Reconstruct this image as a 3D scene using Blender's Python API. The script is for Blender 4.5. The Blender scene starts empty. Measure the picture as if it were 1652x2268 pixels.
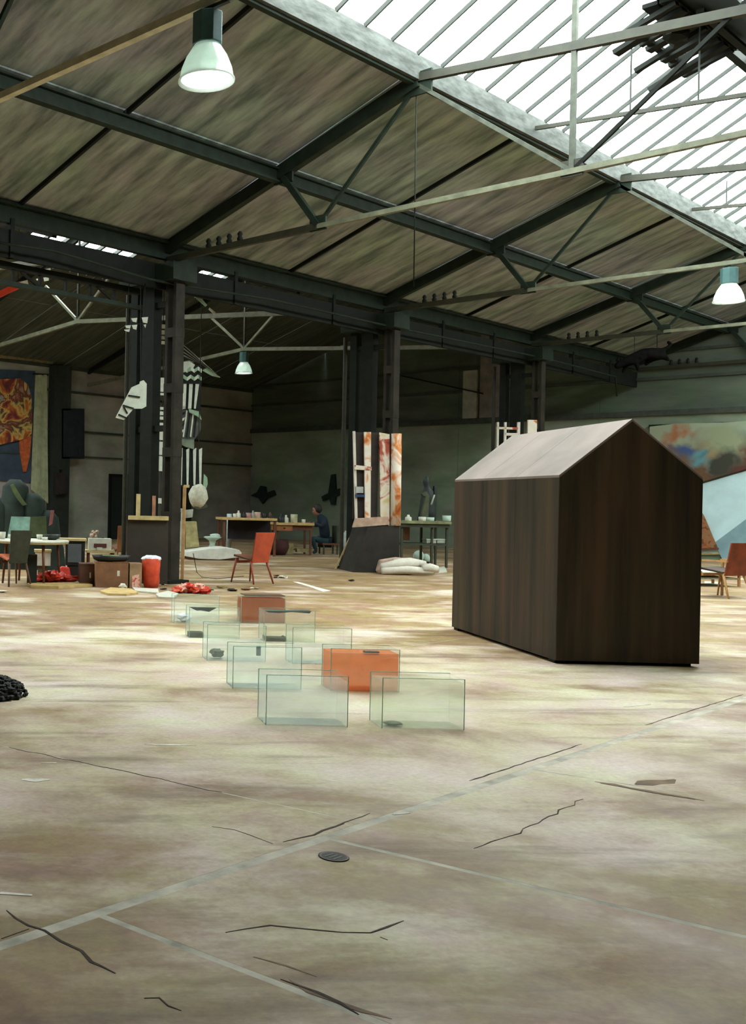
import bpy, bmesh, random
from math import *
from mathutils import Vector, Matrix
random.seed(7)
SC = bpy.context.scene
COL = SC.collection

# ------------------------------------------------------------------ camera
F, CX, CY = 2320.0, 57.0, 1104.5          # focal length and principal point, frame 1652 x 2268
PIT, ROL, YAW, EYE = radians(.062), radians(1.1655), radians(50.5), 1.55
FZ, KS = .13, .916                        # floor height while building (everything is lowered by it at the end); size of floor things
_M = Matrix.Rotation(ROL, 3, 'Z') @ Matrix.Rotation(PIT, 3, 'X')      # level frame (right, down, forward) -> camera
_L = Matrix(((sin(YAW), -cos(YAW), 0), (0, 0, -1), (cos(YAW), sin(YAW), 0)))  # world -> level
_W2C = _M @ _L
def ray(x, y):
    return _W2C.transposed() @ Vector(((x - CX) / F, (y - CY) / F, 1))
EYEV = Vector((0, 0, EYE))
def fl(x, y, z=0.0):
    d = ray(x, y); return EYEV + d * ((z + FZ - EYE) / d.z)
def onx(x, y, X):
    d = ray(x, y); return EYEV + d * (X / d.x)
def ony(x, y, Y):
    d = ray(x, y); return EYEV + d * (Y / d.y)
def at(x, y, Z):
    return EYEV + ray(x, y) * Z
def depth(P):
    return P[0] * cos(YAW) + P[1] * sin(YAW)
RV = atan2(-cos(YAW), sin(YAW))           # rotation of a thing that squarely faces the camera

cam = bpy.data.cameras.new('camera')
cam.sensor_width = 36; cam.sensor_fit = 'VERTICAL'; cam.sensor_height = 36
cam.lens = F / 2268 * 36
cam.shift_x = (826 - CX) / 2268
cam.shift_y = -(1134 - CY) / 2268
cam.clip_start = .05; cam.clip_end = 300
camo = bpy.data.objects.new('camera', cam); COL.objects.link(camo)
r = _W2C
m = Matrix((( r[0][0], -r[1][0], -r[2][0], 0), (r[0][1], -r[1][1], -r[2][1], 0), (r[0][2], -r[1][2], -r[2][2], EYE), (0, 0, 0, 1)))
camo.matrix_world = m
SC.camera = camo

# ------------------------------------------------------------------ light and exposure
SC.view_settings.view_transform = 'Standard'
SC.view_settings.look = 'None'
SC.view_settings.gamma = 1
SC.view_settings.use_curve_mapping = False
SC.view_settings.exposure = 0.0
SKY = 15.5
w = bpy.data.worlds.new('overcast_sky'); SC.world = w; w.use_nodes = True
bg = w.node_tree.nodes['Background']
bg.inputs[0].default_value = (.91, 1.0, .98, 1); bg.inputs[1].default_value = SKY
SC.cycles.max_bounces = 10; SC.cycles.diffuse_bounces = 5; SC.cycles.glossy_bounces = 3
SC.cycles.transparent_max_bounces = 24
SC.cycles.caustics_reflective = False; SC.cycles.caustics_refractive = False
SC.cycles.sample_clamp_indirect = 4
def portal(name, loc, rot, sx, sy):
    d = bpy.data.lights.new(name, 'AREA'); d.shape = 'RECTANGLE'; d.size = sx; d.size_y = sy
    d.cycles.is_portal = True
    o = bpy.data.objects.new(name, d); COL.objects.link(o); o.location = loc; o.rotation_euler = rot
SKX0, SKX1 = 6.8, 33.6                     # ends of the skylight along the hall; near end set to dim the foreground
RIDGE_Y, RIDGE_Z, CURB_Y, CURB_Z = 5.76, 8.84, 7.75, 7.74
_sl = atan2(RIDGE_Z - CURB_Z, CURB_Y - RIDGE_Y); _len = hypot(RIDGE_Z - CURB_Z, CURB_Y - RIDGE_Y)
for s in (1, -1):
    portal('skylight_portal', ((SKX0 + SKX1) / 2, RIDGE_Y + s * (CURB_Y - RIDGE_Y) / 2, (RIDGE_Z + CURB_Z) / 2 + .12), (-s * _sl, 0, 0), SKX1 - SKX0, _len)

# ------------------------------------------------------------------ materials
def lin(c):
    return tuple(((v / 255) / 12.92 if v / 255 <= .04045 else ((v / 255 + .055) / 1.055) ** 2.4) for v in c) + (1,)
MATS = {}
def mottle(nt, col, vec, sc, A=(.88, 1.0, .84), B=(1.0, .91, .96)):
    """broad olive green and mauve discolouration"""
    N = nt.nodes; Lk = nt.links
    n2 = N.new('ShaderNodeTexNoise'); n2.inputs['Scale'].default_value = sc; n2.inputs['Detail'].default_value = 7; n2.inputs['Roughness'].default_value = .7; Lk.new(vec, n2.inputs['Vector'])
    r2 = N.new('ShaderNodeValToRGB'); e = r2.color_ramp.elements
    e[0].position, e[0].color = .4, A + (1,); e[1].position, e[1].color = .6, B + (1,); Lk.new(n2.outputs[0], r2.inputs[0])
    mx = N.new('ShaderNodeMixRGB'); mx.blend_type = 'MULTIPLY'; mx.inputs[0].default_value = 1; Lk.new(col, mx.inputs[1]); Lk.new(r2.outputs[0], mx.inputs[2]); return mx.outputs[0]
def mat(name, c, rough=.7, var=.25, scale=4, bump=.15, metal=0, c2=None, stretch=(1, 1, 1), spec=.4, coord='Object', detail=6, tint=None):
    if name in MATS: return MATS[name]
    m = bpy.data.materials.new(name); m.use_nodes = True; nt = m.node_tree; N = nt.nodes; Lk = nt.links
    b = N['Principled BSDF']; b.inputs['Roughness'].default_value = rough; b.inputs['Metallic'].default_value = metal
    b.inputs['Specular IOR Level'].default_value = spec
    tc = N.new('ShaderNodeTexCoord'); mp = N.new('ShaderNodeMapping'); mp.inputs['Scale'].default_value = stretch
    Lk.new(tc.outputs[coord], mp.inputs[0])
    nz = N.new('ShaderNodeTexNoise'); nz.inputs['Scale'].default_value = scale; nz.inputs['Detail'].default_value = detail; nz.inputs['Roughness'].default_value = .6
    Lk.new(mp.outputs[0], nz.inputs['Vector'])
    cr = N.new('ShaderNodeValToRGB'); A = lin(c)
    B = lin(c2) if c2 else tuple(v * (1 - var * 1.6) for v in A[:3]) + (1,)
    C_ = A if c2 else tuple(min(1, v * (1 + var)) for v in A[:3]) + (1,)
    cr.color_ramp.elements[0].position = .34; cr.color_ramp.elements[0].color = B
    cr.color_ramp.elements[1].position = .66; cr.color_ramp.elements[1].color = C_
    Lk.new(nz.outputs[0], cr.inputs[0]); Lk.new(cr.outputs[0], b.inputs['Base Color'])
    if tint:
        Lk.new(mottle(nt, cr.outputs[0], tc.outputs[coord], tint), b.inputs['Base Color'])
    if bump:
        bp = N.new('ShaderNodeBump'); bp.inputs['Strength'].default_value = bump; bp.inputs['Distance'].default_value = .02
        Lk.new(nz.outputs[0], bp.inputs['Height']); Lk.new(bp.outputs[0], b.inputs['Normal'])
    MATS[name] = m; return m
def emis(name, c, st):
    m = bpy.data.materials.new(name); m.use_nodes = True; b = m.node_tree.nodes['Principled BSDF']
    b.inputs['Base Color'].default_value = lin(c); b.inputs['Emission Color'].default_value = lin(c); b.inputs['Emission Strength'].default_value = st
    MATS[name] = m; return m
def glass(name, tint, dif, dc, gl=.06, rough=.05):
    """thin pane: clear, a little dusty, a little glossy"""
    m = bpy.data.materials.new(name); m.use_nodes = True; nt = m.node_tree; N = nt.nodes; Lk = nt.links
    N.remove(N['Principled BSDF']); out = N['Material Output']
    tr = N.new('ShaderNodeBsdfTransparent'); tr.inputs[0].default_value = tuple(tint) + (1,)
    df = N.new('ShaderNodeBsdfDiffuse'); df.inputs[0].default_value = lin(dc)
    tl = N.new('ShaderNodeBsdfTranslucent'); tl.inputs[0].default_value = lin(dc)
    gs = N.new('ShaderNodeBsdfGlossy'); gs.inputs['Roughness'].default_value = rough; gs.inputs[0].default_value = (.9, .95, .93, 1)
    mx0 = N.new('ShaderNodeMixShader'); mx0.inputs[0].default_value = .5
    Lk.new(df.outputs[0], mx0.inputs[1]); Lk.new(tl.outputs[0], mx0.inputs[2])
    tc = N.new('ShaderNodeTexCoord'); nz = N.new('ShaderNodeTexNoise'); nz.inputs['Scale'].default_value = 3.5; nz.inputs['Detail'].default_value = 5
    Lk.new(tc.outputs['Object'], nz.inputs['Vector'])
    mr = N.new('ShaderNodeMapRange'); mr.inputs[1].default_value = .3; mr.inputs[2].default_value = .7
    mr.inputs[3].default_value = dif * .7; mr.inputs[4].default_value = min(1, dif * 1.3); Lk.new(nz.outputs[0], mr.inputs[0])
    mx1 = N.new('ShaderNodeMixShader'); Lk.new(mr.outputs[0], mx1.inputs[0]); Lk.new(tr.outputs[0], mx1.inputs[1]); Lk.new(mx0.outputs[0], mx1.inputs[2])
    mx2 = N.new('ShaderNodeMixShader'); mx2.inputs[0].default_value = gl
    Lk.new(mx1.outputs[0], mx2.inputs[1]); Lk.new(gs.outputs[0], mx2.inputs[2]); Lk.new(mx2.outputs[0], out.inputs[0])
    MATS[name] = m; return m
def painted(name, cols, scale=3, stretch=(1, 1, 1), coord='Object', dist=1.5, rough=.8):
    """canvas with blotches of several colours: cols = [(position, rgb), ...]"""
    m = bpy.data.materials.new(name); m.use_nodes = True; nt = m.node_tree; N = nt.nodes; Lk = nt.links
    b = N['Principled BSDF']; b.inputs['Roughness'].default_value = rough
    tc = N.new('ShaderNodeTexCoord'); mp = N.new('ShaderNodeMapping'); mp.inputs['Scale'].default_value = stretch
    Lk.new(tc.outputs[coord], mp.inputs[0])
    nz = N.new('ShaderNodeTexNoise'); nz.inputs['Scale'].default_value = scale; nz.inputs['Detail'].default_value = 8; nz.inputs['Distortion'].default_value = dist
    Lk.new(mp.outputs[0], nz.inputs['Vector'])
    cr = N.new('ShaderNodeValToRGB'); e = cr.color_ramp.elements
    e[0].position, e[0].color = cols[0][0], lin(cols[0][1]); e[1].position, e[1].color = cols[-1][0], lin(cols[-1][1])
    for p, c in cols[1:-1]:
        q = e.new(p); q.color = lin(c)
    Lk.new(nz.outputs[0], cr.inputs[0]); Lk.new(cr.outputs[0], b.inputs['Base Color']); MATS[name] = m; return m

def floor_material():
    m = bpy.data.materials.new('worn_concrete'); m.use_nodes = True; nt = m.node_tree; N = nt.nodes; Lk = nt.links
    b = N['Principled BSDF']
    g = N.new('ShaderNodeNewGeometry')
    def noise(sc, det=6, st=(1, 1, 1), dist=0, rot=0):
        mp = N.new('ShaderNodeMapping'); mp.vector_type = 'TEXTURE'; mp.inputs['Scale'].default_value = st; mp.inputs['Rotation'].default_value = (0, 0, rot); Lk.new(g.outputs['Position'], mp.inputs[0])
        n = N.new('ShaderNodeTexNoise'); n.inputs['Scale'].default_value = sc; n.inputs['Detail'].default_value = det; n.inputs['Roughness'].default_value = .62; n.inputs['Distortion'].default_value = dist
        Lk.new(mp.outputs[0], n.inputs['Vector']); return n.outputs[0]
    def ramp(x, els):
        r_ = N.new('ShaderNodeValToRGB'); e = r_.color_ramp.elements
        e[0].position, e[0].color = els[0]; e[1].position, e[1].color = els[-1]
        for p, c in els[1:-1]: e.new(p).color = c
        Lk.new(x, r_.inputs[0]); return r_.outputs[0]
    def mix(f, a, b_, mode='MIX'):
        x = N.new('ShaderNodeMixRGB'); x.blend_type = mode
        if isinstance(f, float): x.inputs[0].default_value = f
        else: Lk.new(f, x.inputs[0])
        Lk.new(a, x.inputs[1]); Lk.new(b_, x.inputs[2]); return x.outputs[0]
    base = ramp(noise(.7, 10, dist=.15), [(.34, lin(FLOOR_C[0])), (.48, lin(FLOOR_C[1])), (.64, lin(FLOOR_C[2]))])
    # light falloff painted in: fewer brown stains around the tanks, more further out
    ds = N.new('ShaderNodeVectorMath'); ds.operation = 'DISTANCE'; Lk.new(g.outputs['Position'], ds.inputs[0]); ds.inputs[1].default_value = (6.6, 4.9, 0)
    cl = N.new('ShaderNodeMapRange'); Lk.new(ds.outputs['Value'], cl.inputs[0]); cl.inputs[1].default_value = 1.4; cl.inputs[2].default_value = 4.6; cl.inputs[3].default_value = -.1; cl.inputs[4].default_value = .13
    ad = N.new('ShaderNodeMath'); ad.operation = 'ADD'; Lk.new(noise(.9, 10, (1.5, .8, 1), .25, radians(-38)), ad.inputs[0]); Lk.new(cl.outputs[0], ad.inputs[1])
    stain = ramp(ad.outputs[0], [(.5, (0, 0, 0, 1)), (.64, (.92, .92, .92, 1))])  # brown stains, spread wider away from the tanks by the painted falloff
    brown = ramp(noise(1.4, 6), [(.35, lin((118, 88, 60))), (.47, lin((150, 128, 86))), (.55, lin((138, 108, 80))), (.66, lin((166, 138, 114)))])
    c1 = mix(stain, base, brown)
    # drag marks and scuffs running across the hall
    sc = ramp(noise(1.1, 8, (2.2, .4, 1), .15, radians(-36)), [(.54, (0, 0, 0, 1)), (.68, (.62, .62, .62, 1))])
    dk = ramp(noise(9, 3), [(.2, lin((84, 64, 50))), (.8, lin((104, 84, 62)))])
    c2 = mix(sc, c1, dk)
    sc2 = ramp(noise(1.7, 7, (2.2, .45, 1), .2, radians(-44)), [(.6, (0, 0, 0, 1)), (.76, (.4, .4, .4, 1))])
    pale = ramp(noise(5, 3), [(.2, lin((196, 190, 178))), (.8, lin((214, 208, 198)))])
    c3 = mix(sc2, c2, pale)
    fine = ramp(noise(34, 4), [(.3, (.82, .8, .78, 1)), (.7, (1.05, 1.04, 1.03, 1))])
    c4 = mix(1.0, c3, fine, 'MULTIPLY')
    Lk.new(mottle(nt, c4, g.outputs['Position'], 1.8, (.97, .99, .76), (1.0, .9, .9)), b.inputs['Base Color'])
    rr = ramp(noise(1.2, 5), [(.3, (.5, .5, .5, 1)), (.7, (.75, .75, .75, 1))]); Lk.new(rr, b.inputs['Roughness'])
    b.inputs['Specular IOR Level'].default_value = .35
    bp = N.new('ShaderNodeBump'); bp.inputs['Strength'].default_value = .12; bp.inputs['Distance'].default_value = .01
    Lk.new(noise(18, 6), bp.inputs['Height']); Lk.new(bp.outputs[0], b.inputs['Normal'])
    return m
FLOOR_C = ((150, 126, 104), (194, 179, 163), (216, 209, 200))

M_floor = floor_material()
M_joint = mat('pale_joint_filler', (190, 182, 166), .85, .25, 5)
M_stain = mat('brown_stain', (124, 100, 76), .85, .3, 5)
M_crack = mat('crack_shadow_dirt', (62, 46, 34), .9, .3, 30)
M_mark = mat('pale_floor_paint', (222, 214, 202), .8, .15, 20)
M_ceil = mat('stained_roof_boards', (164, 171, 172), .85, 0, 1.5, .1, c2=(92, 100, 102), stretch=(2.6, .6, .6), coord='Object', detail=10, tint=.5)
M_ceil2 = mat('dark_roof_boards', (88, 92, 82), .85, 0, 1.3, .1, c2=(56, 62, 54), stretch=(5.5, .55, .55), detail=8)
M_steel = mat('dark_green_steel', (34, 44, 35), .6, .2, 5, .08, spec=.15)
M_steel2 = mat('black_green_steel', (26, 29, 25), .65, .2, 5, .08, spec=.12)
M_chord = mat('pale_painted_steel', (112, 114, 94), .5, .2, 6, .05)
M_chordd = mat('grey_green_steel', (48, 48, 36), .55, .2, 6, .05)
M_curb = mat('pale_skylight_curb', (92, 96, 92), .8, 0, 3, .1, c2=(52, 56, 52), stretch=(1, 1, 4))
M_col = mat('brown_black_column_steel', (44, 40, 33), .65, .25, 4, .1, spec=.15)
M_bar = mat('grey_glazing_bar', (58, 62, 58), .6, .1, 5, 0, spec=.2)
M_kp = mat('grey_painted_post', (84, 88, 78), .6, .2, 6, .05, spec=.2)
M_chord0 = mat('cream_painted_steel', (196, 190, 162), .5, .15, 6, .05)
M_pane = glass('dusty_skylight_glass', (.96, .98, .97), .06, (225, 230, 228), .03, .1)
M_wall_low = mat('pale_green_lower_wall', (154, 166, 148), .85, 0, 1.1, .1, c2=(122, 134, 118), stretch=(1, .4, 1), tint=.5)
M_wall_up = mat('dull_green_upper_wall', (96, 106, 94), .85, 0, 1.0, .1, c2=(72, 82, 74), stretch=(1, .4, 1.6), tint=.5)
M_wall_left = mat('grey_left_wall', (180, 176, 170), .85, 0, 1.2, .1, c2=(142, 140, 132), stretch=(.5, 1, 1), tint=.5)
M_wall_off = mat('dark_side_wall', (58, 58, 54), .9, .2, 1, .1)
M_girt = mat('dark_wall_rail', (62, 68, 60), .7, .2, 6, .05)

# ------------------------------------------------------------------ mesh helpers
class MB:
    def __init__(s): s.v = []; s.f = []
    def add(s, vs, fs):
        n = len(s.v); s.v += [tuple(x) for x in vs]; s.f += [tuple(i + n for i in f) for f in fs]; return s
    def box(s, x0, x1, y0, y1, z0, z1):
        return s.add([(x0, y0, z0), (x1, y0, z0), (x1, y1, z0), (x0, y1, z0), (x0, y0, z1), (x1, y0, z1), (x1, y1, z1), (x0, y1, z1)],
                     [(0, 3, 2, 1), (4, 5, 6, 7), (0, 1, 5, 4), (1, 2, 6, 5), (2, 3, 7, 6), (3, 0, 4, 7)])
    def beam(s, p, q, wd, ht, up=(0, 0, 1)):
        p, q = Vector(p), Vector(q); d = (q - p).normalized(); u = Vector(up)
        sd = d.cross(u)
        if sd.length < 1e-4: sd = d.cross(Vector((1, 0, 0)))
        sd.normalize(); u = sd.cross(d).normalized(); a = sd * wd / 2; b = u * ht / 2
        vs = [p - a - b, p + a - b, p + a + b, p - a + b, q - a - b, q + a - b, q + a + b, q - a + b]
        return s.add(vs, [(0, 1, 2, 3), (7, 6, 5, 4), (0, 4, 5, 1), (1, 5, 6, 2), (2, 6, 7, 3), (3, 7, 4, 0)])
    def tube(s, pts, rad, n=8, caps=True):
        pts = [Vector(p) for p in pts]; R = rad if isinstance(rad, (list, tuple)) else [rad] * len(pts)
        base = len(s.v); ref = None
        for i, p in enumerate(pts):
            d = (pts[min(i + 1, len(pts) - 1)] - pts[max(i - 1, 0)]).normalized()
            if ref is None:
                ref = d.cross(Vector((0, 0, 1)))
                if ref.length < 1e-3: ref = d.cross(Vector((1, 0, 0)))
            ref = (ref - d * ref.dot(d)).normalized(); o = d.cross(ref)
            for k in range(n):
                a = 2 * pi * k / n; s.v.append(tuple(p + (ref * cos(a) + o * sin(a)) * R[i]))
        for i in range(len(pts) - 1):
            for k in range(n):
                a = base + i * n + k; b = base + i * n + (k + 1) % n
                s.f.append((a, b, b + n, a + n))
        if caps:
            s.f.append(tuple(base + k for k in range(n))[::-1]); s.f.append(tuple(base + (len(pts) - 1) * n + k for k in range(n)))
        return s
    def lathe(s, prof, n=20, c=(0, 0, 0)):
        base = len(s.v)
        for rr, z in prof:
            for k in range(n):
                a = 2 * pi * k / n; s.v.append((c[0] + rr * cos(a), c[1] + rr * sin(a), c[2] + z))
        for i in range(len(prof) - 1):
            for k in range(n):
                a = base + i * n + k; b = base + i * n + (k + 1) % n
                s.f.append((a, b, b + n, a + n))
        s.f.append(tuple(base + k for k in range(n))[::-1]); s.f.append(tuple(base + (len(prof) - 1) * n + k for k in range(n)))
        return s
    def prism(s, pts, z0, z1):
        n = len(pts)
        return s.add([(x, y, z0) for x, y in pts] + [(x, y, z1) for x, y in pts],
                     [tuple(range(n))[::-1], tuple(range(n, 2 * n))] + [(i, (i + 1) % n, (i + 1) % n + n, i + n) for i in range(n)])
    def slab(s, pts, d0, d1):
        """outline in local x-z, extruded along local y (away from the viewer)"""
        n = len(pts)
        return s.add([(x, d0, z) for x, z in pts] + [(x, d1, z) for x, z in pts],
                     [tuple(range(n)), tuple(range(n, 2 * n))[::-1]] + [(i, i + n, (i + 1) % n + n, (i + 1) % n) for i in range(n)])
    def blob(s, c, rx, ry, rz, n=10, m=7, j=.0, seed=0):
        rnd = random.Random(seed); base = len(s.v)
        s.v.append((c[0], c[1], c[2] - rz))
        for i in range(1, m):
            t = pi * i / m - pi / 2
            for k in range(n):
                a = 2 * pi * k / n; f = 1 + rnd.uniform(-j, j)
                s.v.append((c[0] + rx * cos(t) * cos(a) * f, c[1] + ry * cos(t) * sin(a) * f, c[2] + rz * sin(t) * f))
        s.v.append((c[0], c[1], c[2] + rz)); e = len(s.v) - 1
        for k in range(n): s.f.append((base, base + 1 + (k + 1) % n, base + 1 + k))
        for i in range(m - 2):
            for k in range(n):
                a = base + 1 + i * n + k; b = base + 1 + i * n + (k + 1) % n; s.f.append((a, b, b + n, a + n))
        q = base + 1 + (m - 2) * n
        for k in range(n): s.f.append((q + k, q + (k + 1) % n, e))
        return s
    def mesh(s, name, material, smooth=False, bev=0):
        me = bpy.data.meshes.new(name); me.from_pydata(s.v, [], s.f)
        bm = bmesh.new(); bm.from_mesh(me); bmesh.ops.recalc_face_normals(bm, faces=bm.faces)
        if bev: bmesh.ops.bevel(bm, geom=[e for e in bm.edges if e.calc_face_angle(0) > .6], offset=bev, segments=2, affect='EDGES', profile=.6)
        bm.to_mesh(me); bm.free(); me.materials.append(material)
        if smooth:
            for p in me.polygons: p.use_smooth = True
        return me
    def build(s, name, material, parent=None, smooth=False, bev=0, world=False, kind=None):
        if world and parent is not None:
            o_ = Vector(root_loc(parent)); s.v = [tuple(Vector(v) - o_) for v in s.v]
        o = bpy.data.objects.new(name, s.mesh(name, material, smooth, bev)); COL.objects.link(o)
        if parent is not None: o.parent = parent
        if kind: o['kind'] = kind
        return o
def root_loc(o):
    l = Vector(o.location)
    while o.parent: o = o.parent; l += Vector(o.location)
    return l
def thing(name, label, cat, loc=(0, 0, 0), rz=0, group=None):
    o = bpy.data.objects.new(name, None); COL.objects.link(o); o.empty_display_size = .1
    o.location = loc; o.rotation_euler = (0, 0, rz); o['label'] = label; o['category'] = cat
    if group: o['group'] = group
    return o
def tag(o, label, cat, group=None):
    o['label'] = label; o['category'] = cat
    if group: o['group'] = group
    return o
def struct(name, label=None, loc=(0, 0, 0)):
    o = bpy.data.objects.new(name, None); COL.objects.link(o); o.location = loc; o['kind'] = 'structure'
    if label: o['label'] = label
    return o
def copy_tree(o, parent=None):
    c = o.copy(); COL.objects.link(c)
    if parent is not None: c.parent = parent
    for ch in list(o.children): copy_tree(ch, c)
    return c
class V:
    """a thing that faces the camera: local metres from photograph pixels at the thing's own distance"""
    def __init__(s, name, label, cat, xc, yb, Z=None, z=0.0, group=None, turn=0.0):
        P = at(xc, yb, Z) if Z else fl(xc, yb, z)
        s.xc, s.yb = xc, yb; s.Z = depth(P); s.s = s.Z / F; s.P = P
        s.root = thing(name, label, cat, P, RV + turn, group)
    def x(s, px, py=None):
        return (px - s.xc - .0203 * (s.yb - (py if py is not None else s.yb))) * s.s
    def z(s, py, px=None):
        return (s.yb - py + .0203 * ((px if px is not None else s.xc) - s.xc)) * s.s
    def box(s, x0, y0, x1, y1, d0, d1, mb=None):
        mb = mb or MB(); ym = (y0 + y1) / 2; xm = (x0 + x1) / 2
        return mb.box(s.x(x0, ym), s.x(x1, ym), d0, d1, s.z(y1, xm), s.z(y0, xm))
    def poly(s, pts, d0, d1, mb=None):
        return (mb or MB()).slab([(s.x(a, b), s.z(b, a)) for a, b in pts], d0, d1)
    def hang(s, px, py, d, mt, top=None):
        """thin wire from this point up to the roof of the second hall"""
        a = Vector(s.pt(px, py, d)); wy = s.P.y + a.x * sin(RV) + a.y * cos(RV); zr = 6.05 + (min(max(wy, 13.1), 26 - .0) - 13.1) * .3456 if wy < 19.9 else z2(wy)
        zr = top or zr
        return MB().beam(a, (a.x, a.y, zr - s.P.z), .014, .014).build('suspension_wire', mt, s.root)
    def pt(s, px, py, d): return (s.x(px, py), d, s.z(py, px))

# ------------------------------------------------------------------ SETTING: floor
XA, XB, YA, YB = -8.0, 33.8, -9.0, 26.8
GAB, HL = XB, YB
floor = struct('floor', 'worn beige concrete floor of large slabs', (0, 0, FZ))
MB().box(XA, XB, YA, YB, -.3, -.0004).build('floor_base', M_joint, floor)
def clip(poly, a, b, off):
    """keep what lies left of the line a->b, moved off metres to the left"""
    d = Vector((b[0] - a[0], b[1] - a[1])).normalized(); n = Vector((-d.y, d.x)); c = n.dot(Vector((a[0], a[1]))) + off
    out = []
    for i in range(len(poly)):
        p, q = Vector(poly[i]), Vector(poly[(i + 1) % len(poly)]); u, v = n.dot(p) - c, n.dot(q) - c
        if u >= 0: out.append((p.x, p.y))
        if (u > 0) != (v > 0) and abs(u - v) > 1e-9:
            t = u / (u - v); out.append(((p + (q - p) * t).x, (p + (q - p) * t).y))
    return out
J1 = (fl(261, 2002), fl(1646, 1545))
G1 = (fl(203, 2020), fl(850, 2268)); G2 = (fl(720, 1855), fl(1652, 2075)); G3 = (fl(1180, 1705), fl(1652, 1778))
G0 = (fl(0, 2085), fl(90, 2050)); J0 = (fl(0, 1650), fl(490, 1755))
full = [(XA, YA), (XB, YA), (XB, YB), (XA, YB)]
far = clip(full, *J1, .008); near = clip(full, J1[1], J1[0], .045)
pieces = []
def split(ps, line, g0, g1):
    out = []
    for p in ps:
        for q in (clip(p, line[0], line[1], g0), clip(p, line[1], line[0], g1)):
            if len(q) > 2: out.append(q)
    return out
n = [near]
for g, w0 in ((G1, .017), (G2, .017), (G3, .007)): n = split(n, g, w0, w0)
dG = (G3[1] - G3[0]).normalized()
for k in (1, 2, 3):
    a = G3[0] + Vector((3.4 * k, 0, 0)); n = split(n, (a, a + dG), .005, .005)
ff = split([far], J0, .006, .006)
dJ = (J1[1] - J1[0]).normalized()
for off in (3.0, 6.4, 9.8, 13.2, 16.6):
    a = J1[0] + Vector((-dJ.y, dJ.x, 0)) * off; ff = split(ff, (a, a + dJ), .004, .004)
dX = Vector((-dJ.y, dJ.x, 0))
for off in (7.4, 12.4, 17.4, 22.4, 27.4):
    a = J1[0] + dJ * off; ff = split(ff, (a, a + dX), .004, .004)
for p in n + ff:
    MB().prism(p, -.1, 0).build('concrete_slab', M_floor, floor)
def strip(pts, wd, z0, z1, jit=0, seed=1):
    rnd = random.Random(seed); mb = MB(); W = []
    for i in range(len(pts) - 1):
        a, b = Vector(pts[i]), Vector(pts[i + 1]); k = max(1, int((b - a).length / .07))
        for j in range(k): W.append(a + (b - a) * j / k)
    W.append(Vector(pts[-1])); L = []; Rr = []
    for i, p in enumerate(W):
        d = (W[min(i + 1, len(W) - 1)] - W[max(i - 1, 0)]).normalized(); nn = Vector((-d.y, d.x, 0))
        p = p + nn * rnd.uniform(-jit, jit); ww = wd * rnd.uniform(.35, 1.0) if jit else wd
        if jit and i in (0, len(W) - 1): ww *= .2
        L.append(p + nn * ww / 2); Rr.append(p - nn * ww / 2)
    k = len(W)
    vs = [(p.x, p.y, z1) for p in L] + [(p.x, p.y, z1) for p in Rr] + [(p.x, p.y, z0) for p in L] + [(p.x, p.y, z0) for p in Rr]
    fs = [(i, i + 1, i + k + 1, i + k) for i in range(k - 1)] + [(i, i + 2 * k, i + 2 * k + 1, i + 1) for i in range(k - 1)] + [(i + k, i + k + 1, i + 3 * k + 1, i + 3 * k) for i in range(k - 1)]
    return mb.add(vs, fs)
CRK = [([(10, 2018), (62, 2050), (95, 2062), (135, 2085), (175, 2108), (205, 2130), (225, 2142), (250, 2158)], .022),
       ([(320, 2208), (350, 2212), (372, 2228), (400, 2240)], .012), ([(505, 2068), (540, 2055), (600, 2052), (760, 2066), (820, 2066), (860, 2055), (900, 2042)], .014),
       ([(845, 2075), (860, 2082)], .02), ([(470, 1830), (520, 1838), (560, 1850), (600, 1870)], .008), ([(620, 2170), (700, 2200), (800, 2245)], .02),
       ([(630, 1866), (690, 1848), (760, 1824)], .02), ([(1330, 1735), (1400, 1748), (1540, 1770)], .02),
       ([(0, 2078), (60, 2056)], .014), ([(20, 1655), (160, 1685), (300, 1713), (490, 1756)], .008), ([(1050, 1880), (1150, 1845), (1290, 1770)], .01)]
for i, (ps, wd) in enumerate(CRK):
    strip([fl(*p) for p in ps], wd * .75, -.005, .0015, .012, i).build('crack', M_crack, floor)
for i, (p0, p1, wd) in enumerate((((1040, 1730), (1288, 1648), .012), ((705, 1844), (820, 1801), .01), ((1430, 1606), (1646, 1538), .01))):
    strip([fl(*p0), fl(*p1)], wd, -.005, .0012, .004, i + 20).build('crack', M_crack, floor)
for i, (p0, p1, wd) in enumerate((((640, 2170), (860, 2262), .03), ((1320, 1730), (1560, 1774), .05), ((1400, 1736), (1500, 1728), .1), ((560, 2120), (700, 2165), .02))):
    strip([fl(*p0), fl(*p1)], wd, -.005, .0009, .02, i + 30).build('stain', M_stain, floor)
for i, (ps, wd) in enumerate([([(48, 1727), (110, 1728)], .12), ([(90, 1690), (125, 1689)], .07), ([(320, 1649), (435, 1652)], .04), ([(868, 1803), (905, 1800)], .07),
                              ([(0, 1978), (70, 1985)], .16), ([(1380, 1565), (1440, 1560)], .03)]):
    strip([fl(*p) for p in ps], wd, -.005, .0018, .01, i + 40).build('paint_patch', M_mark, floor)
dr = thing('floor_drain', 'small round dark drain cover set in the floor at front centre', 'drain', fl(739, 1898))
dr.scale = (.45, .45, .45)
MB().lathe([(.13, .001), (.135, .006), (.115, .008), (.11, .003)], 24).build('rim', mat('rusty_drain_rim', (84, 70, 54), .6), dr, True)
MB().lathe([(.108, .001), (.108, .0035)], 24).build('cover', mat('black_drain_cover', (24, 22, 20), .7), dr)
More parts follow.
